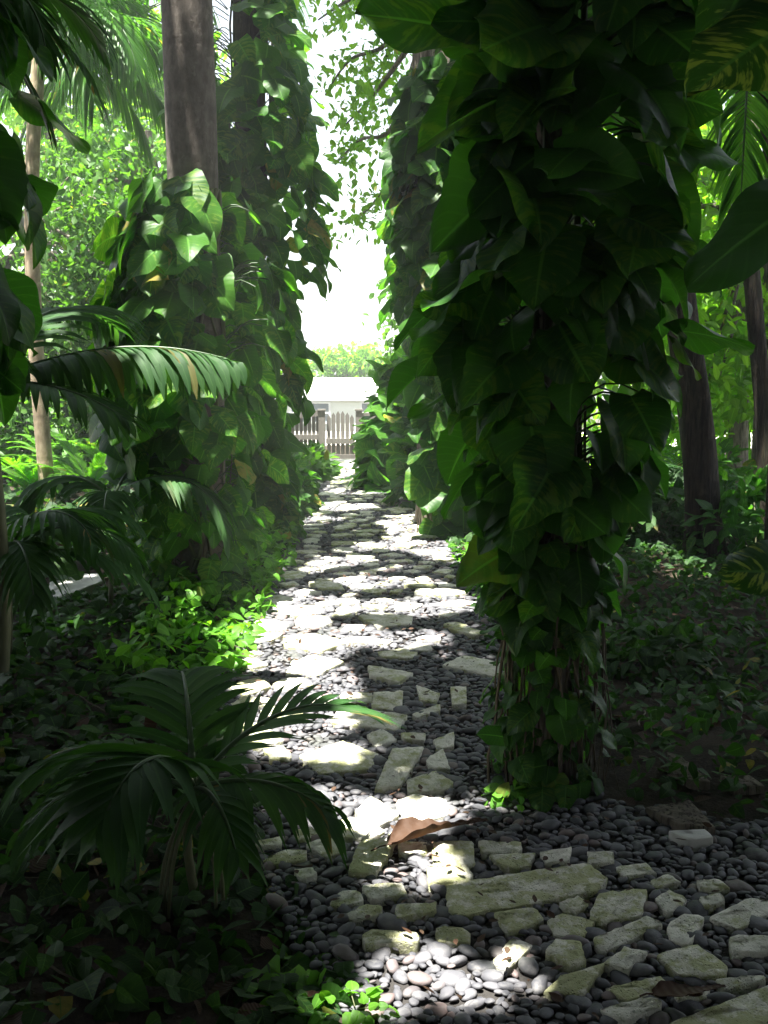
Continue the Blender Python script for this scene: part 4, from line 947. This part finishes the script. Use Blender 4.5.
cover('bright green low plants at the right path edge', 520, (.5, 1.3), (7.6, 10.0), lambda x, y: x > .55, (.05, .11), .16, 'cover_bright', SM + LOW)
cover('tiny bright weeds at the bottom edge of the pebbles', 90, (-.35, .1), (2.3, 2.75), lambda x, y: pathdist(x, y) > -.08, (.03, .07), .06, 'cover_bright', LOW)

# individual low plants
def bush(name, label, cat, c, r, n, size, mat, T, stems=8, group=None):
    t = thing(name, label, cat, (c[0], c[1], 0), group)
    d = nz(rng.normal(size=(n, 3))); d[:, 2] = np.abs(d[:, 2]); rr_ = rng.uniform(.45, 1, n) ** .5; p = np.array([c[0], c[1], 0.]) + d * rr_[:, None] * np.asarray(r)
    mb = MB(); scatter_leaves(mb, T, p, d * .7 + rng.normal(0, .4, (n, 3)) + [0, 0, -.25], d + [0, 0, .8] + rng.normal(0, .3, (n, 3)), rng.uniform(size[0], size[1], n)); mb.build('foliage', M[mat], t)
    mb = MB()
    for q in range(stems):
        e_ = p[q]; b_ = np.array([c[0] + rng.normal(0, .04), c[1] + rng.normal(0, .04), -.02]); tube(mb, spline([b_, b_ * .5 + e_ * .5 + [0, 0, .12 * r[2]], e_], 7), min(.007, .012 * r[2] + .001), 5)
    mb.build('stem', M['stem'], t); return t
bush('shrub', 'low dark clipped shrub at the left path edge before the gate', 'shrub', (-1.25, 16.0), (.48, 1.3, .46), 700, (.1, .2), 'foliage', SM)
bush('shrub', 'small dark shrub under the tall left vine, nearer than the clipped one', 'shrub', (-1.25, 12.0), (.42, 1.4, .6), 600, (.1, .2), 'vine', LOW)
bush('broadleaf_shrub', 'sunlit broad-leaved shrub hanging over the path by the gate', 'shrub', P(408, 405, 14.5) * [1, 1, 0], (.66, .9, 1.95), 420, (.24, .42), 'vine_bright', MIDL, 14)
bush('broadleaf_shrub', 'darker broad-leaved shrub between the gate shrub and ringed palm', 'shrub', (.75, 12.4), (.62, .8, 1.7), 300, (.2, .36), 'vine', MIDL, 12)
bush('seedling', 'small bright weed by the sunlit pebbles beside the curled leaf', 'weed', G(508, 803), (.09, .09, .07), 26, (.03, .07), 'cover_bright', LOW, 4)
bush('seedling', 'low bright weed sprouting on the bare soil left of the path', 'weed', G(125, 668), (.16, .16, .12), 50, (.06, .12), 'cover_bright', SM, 5)
bush('seedling', 'leafy weed lit by sun at the bottom edge of the picture', 'weed', G(348, 1016), (.11, .09, .06), 40, (.02, .045), 'cover_bright', LOW, 4)
bush('broadleaf_shrub', 'dark leafy undergrowth shrub between the big vine and the leaning trunk', 'shrub', G(648, 545), (.55, .5, .75), 420, (.07, .17), 'cover', LOW + SM, 12)
bush('broadleaf_shrub', 'dark leafy shrub at the right edge, at the foot of the thin trunk', 'shrub', G(752, 562), (.6, .5, .8), 460, (.07, .18), 'vine_dark', LOW + SM, 12)
bush('broadleaf_shrub', 'low leafy shrub just right of the leaning dark trunk', 'shrub', G(716, 530), (.5, .4, .9), 380, (.07, .16), 'vine', LOW + SM, 12)
bush('broadleaf_shrub', 'ankle-high leafy plant on the shaded ground right of the vine base', 'shrub', G(655, 668), (.35, .3, .26), 200, (.05, .11), 'cover', LOW + SM, 8)
# ferns in the sun, left
n = 0
for px, py in ((35, 500), (62, 492), (92, 503), (48, 480), (110, 488), (78, 478), (20, 485)):
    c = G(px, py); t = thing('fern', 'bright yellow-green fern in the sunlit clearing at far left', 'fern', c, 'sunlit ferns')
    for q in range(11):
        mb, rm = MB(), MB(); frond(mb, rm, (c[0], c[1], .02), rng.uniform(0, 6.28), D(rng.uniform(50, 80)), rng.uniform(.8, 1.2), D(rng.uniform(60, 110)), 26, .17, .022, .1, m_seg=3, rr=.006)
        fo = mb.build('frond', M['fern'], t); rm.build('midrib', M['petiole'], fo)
# narrow-leaved plants at right by the leaning trunk
for px, py, lab in ((668, 545, 'grassy narrow-leaved clump left of the leaning dark trunk'), (735, 540, 'grassy narrow-leaved clump right of the leaning dark trunk'), (640, 520, 'arching grassy clump just behind the big dark vine')):
    c = G(px, py); t = thing('grassy_clump', lab, 'plant', c)
    for q in range(9):
        mb, rm = MB(), MB(); frond(mb, rm, (c[0], c[1], .02), rng.uniform(0, 6.28), D(rng.uniform(55, 85)), rng.uniform(.9, 1.3), D(rng.uniform(70, 120)), 26, .26, .008, .25, m_seg=4, rr=.006)
        fo = mb.build('frond', M['palm'], t); rm.build('midrib', M['petiole'], fo)
# hanging leaf at upper right, close to the eye
t = thing('climbing_vine', 'huge yellow-streaked leaves hanging into the top right corner', 'climbing vine', P(840, -40, 2.6) * [1, 1, 0])
mb = MB(); pet = MB()
def hero(px, py, Y, tipx, tipy, tY, nrm, s, T=BIG[0], r=.5):
    a_ = P(px, py, Y); d_ = P(tipx, tipy, tY) - a_; mb.inst(T, frames(d_[None], np.array([nrm], float), np.array([s])), a_[None], [r]); return a_
h1 = hero(800, 20, 2.6, 690, 70, 2.5, (-.25, -.75, .6), .34, BIG[0], .72); h2 = hero(835, 180, 2.5, 700, 255, 2.5, (-.1, -.4, .9), .42, BIG[2], .3); h3 = hero(800, 575, 3.0, 732, 565, 2.95, (.0, -.65, .75), .26, BIG[2], .35)
h4 = hero(765, -60, 2.7, 720, 40, 2.6, (.2, -.7, .6), .3, BIG[1], .55)
mb.build('foliage', M['vine_mottled'], t)
ax = P(900, 0, 2.75)
lnv = spline([(ax[0], ax[1], 0), (ax[0] + .03, ax[1], 1.4), (ax[0], ax[1], 3.2)], 16); tube(pet, lnv, .02, 8)
for h_ in (h1, h2, h3, h4): b_ = np.array([ax[0], ax[1], h_[2] - .1]); tube(pet, spline([b_, (b_ + h_) / 2 + [0, 0, .06], h_], 7), .006, 6)
pet.build('stem', M['stem'], t)

# ------------------------------------------------------------------ light
w = bpy.data.worlds.new("World"); sc.world = w; w.use_nodes = True; nt = w.node_tree; nt.nodes.clear()
sky = nt.nodes.new('ShaderNodeTexSky'); sky.sky_type = 'NISHITA'; sky.sun_disc = False
sky.sun_elevation = math.asin(SUN[2]); sky.sun_rotation = math.atan2(SUN[0], SUN[1]); sky.dust_density = 2.0; sky.air_density = 1.2; sky.ozone_density = 1.0
bg = nt.nodes.new('ShaderNodeBackground'); bg.inputs[1].default_value = .058; wo = nt.nodes.new('ShaderNodeOutputWorld')
hs = nt.nodes.new('ShaderNodeHueSaturation'); hs.inputs['Saturation'].default_value = .4; nt.links.new(sky.outputs[0], hs.inputs['Color']); nt.links.new(hs.outputs[0], bg.inputs[0]); nt.links.new(bg.outputs[0], wo.inputs[0])
sl = bpy.data.lights.new('sun', 'SUN'); sl.energy = 5.0; sl.angle = R(.53); sl.color = (1, .96, .88)
so = bpy.data.objects.new('sun', sl); C.objects.link(so); so.rotation_euler = Vector(SUN).to_track_quat('Z', 'Y').to_euler()
mb = MB(); box(mb, -165, 165, -62, 205, -4.5, 12.6)  # added haze volume, imitates lens bloom around the bright gap
hz_ = bpy.data.materials.new('haze'); hz_.use_nodes = True; hn = hz_.node_tree; hn.nodes.clear(); ho = hn.nodes.new('ShaderNodeOutputMaterial'); hp = hn.nodes.new('ShaderNodeVolumePrincipled')
hp.inputs['Color'].default_value = (.95, .97, 1.0, 1); hp.inputs['Density'].default_value = .0030; hp.inputs['Anisotropy'].default_value = .2; hn.links.new(hp.outputs[0], ho.inputs['Volume'])
tag(mb.build('haze', hz_, None, False), 'thin haze added in place of lens glare over the bright far end of the path', None, None, 'stuff')
vs = sc.view_settings; vs.view_transform = 'Standard'; vs.look = 'None'; vs.exposure = 2.75; vs.gamma = 1; vs.use_curve_mapping = False
cy = sc.cycles; cy.max_bounces = 8; cy.diffuse_bounces = 4; cy.transmission_bounces = 6; cy.transparent_max_bounces = 8; cy.use_denoising = True; cy.sample_clamp_indirect = 4.0; cy.caustics_reflective = False; cy.caustics_refractive = False
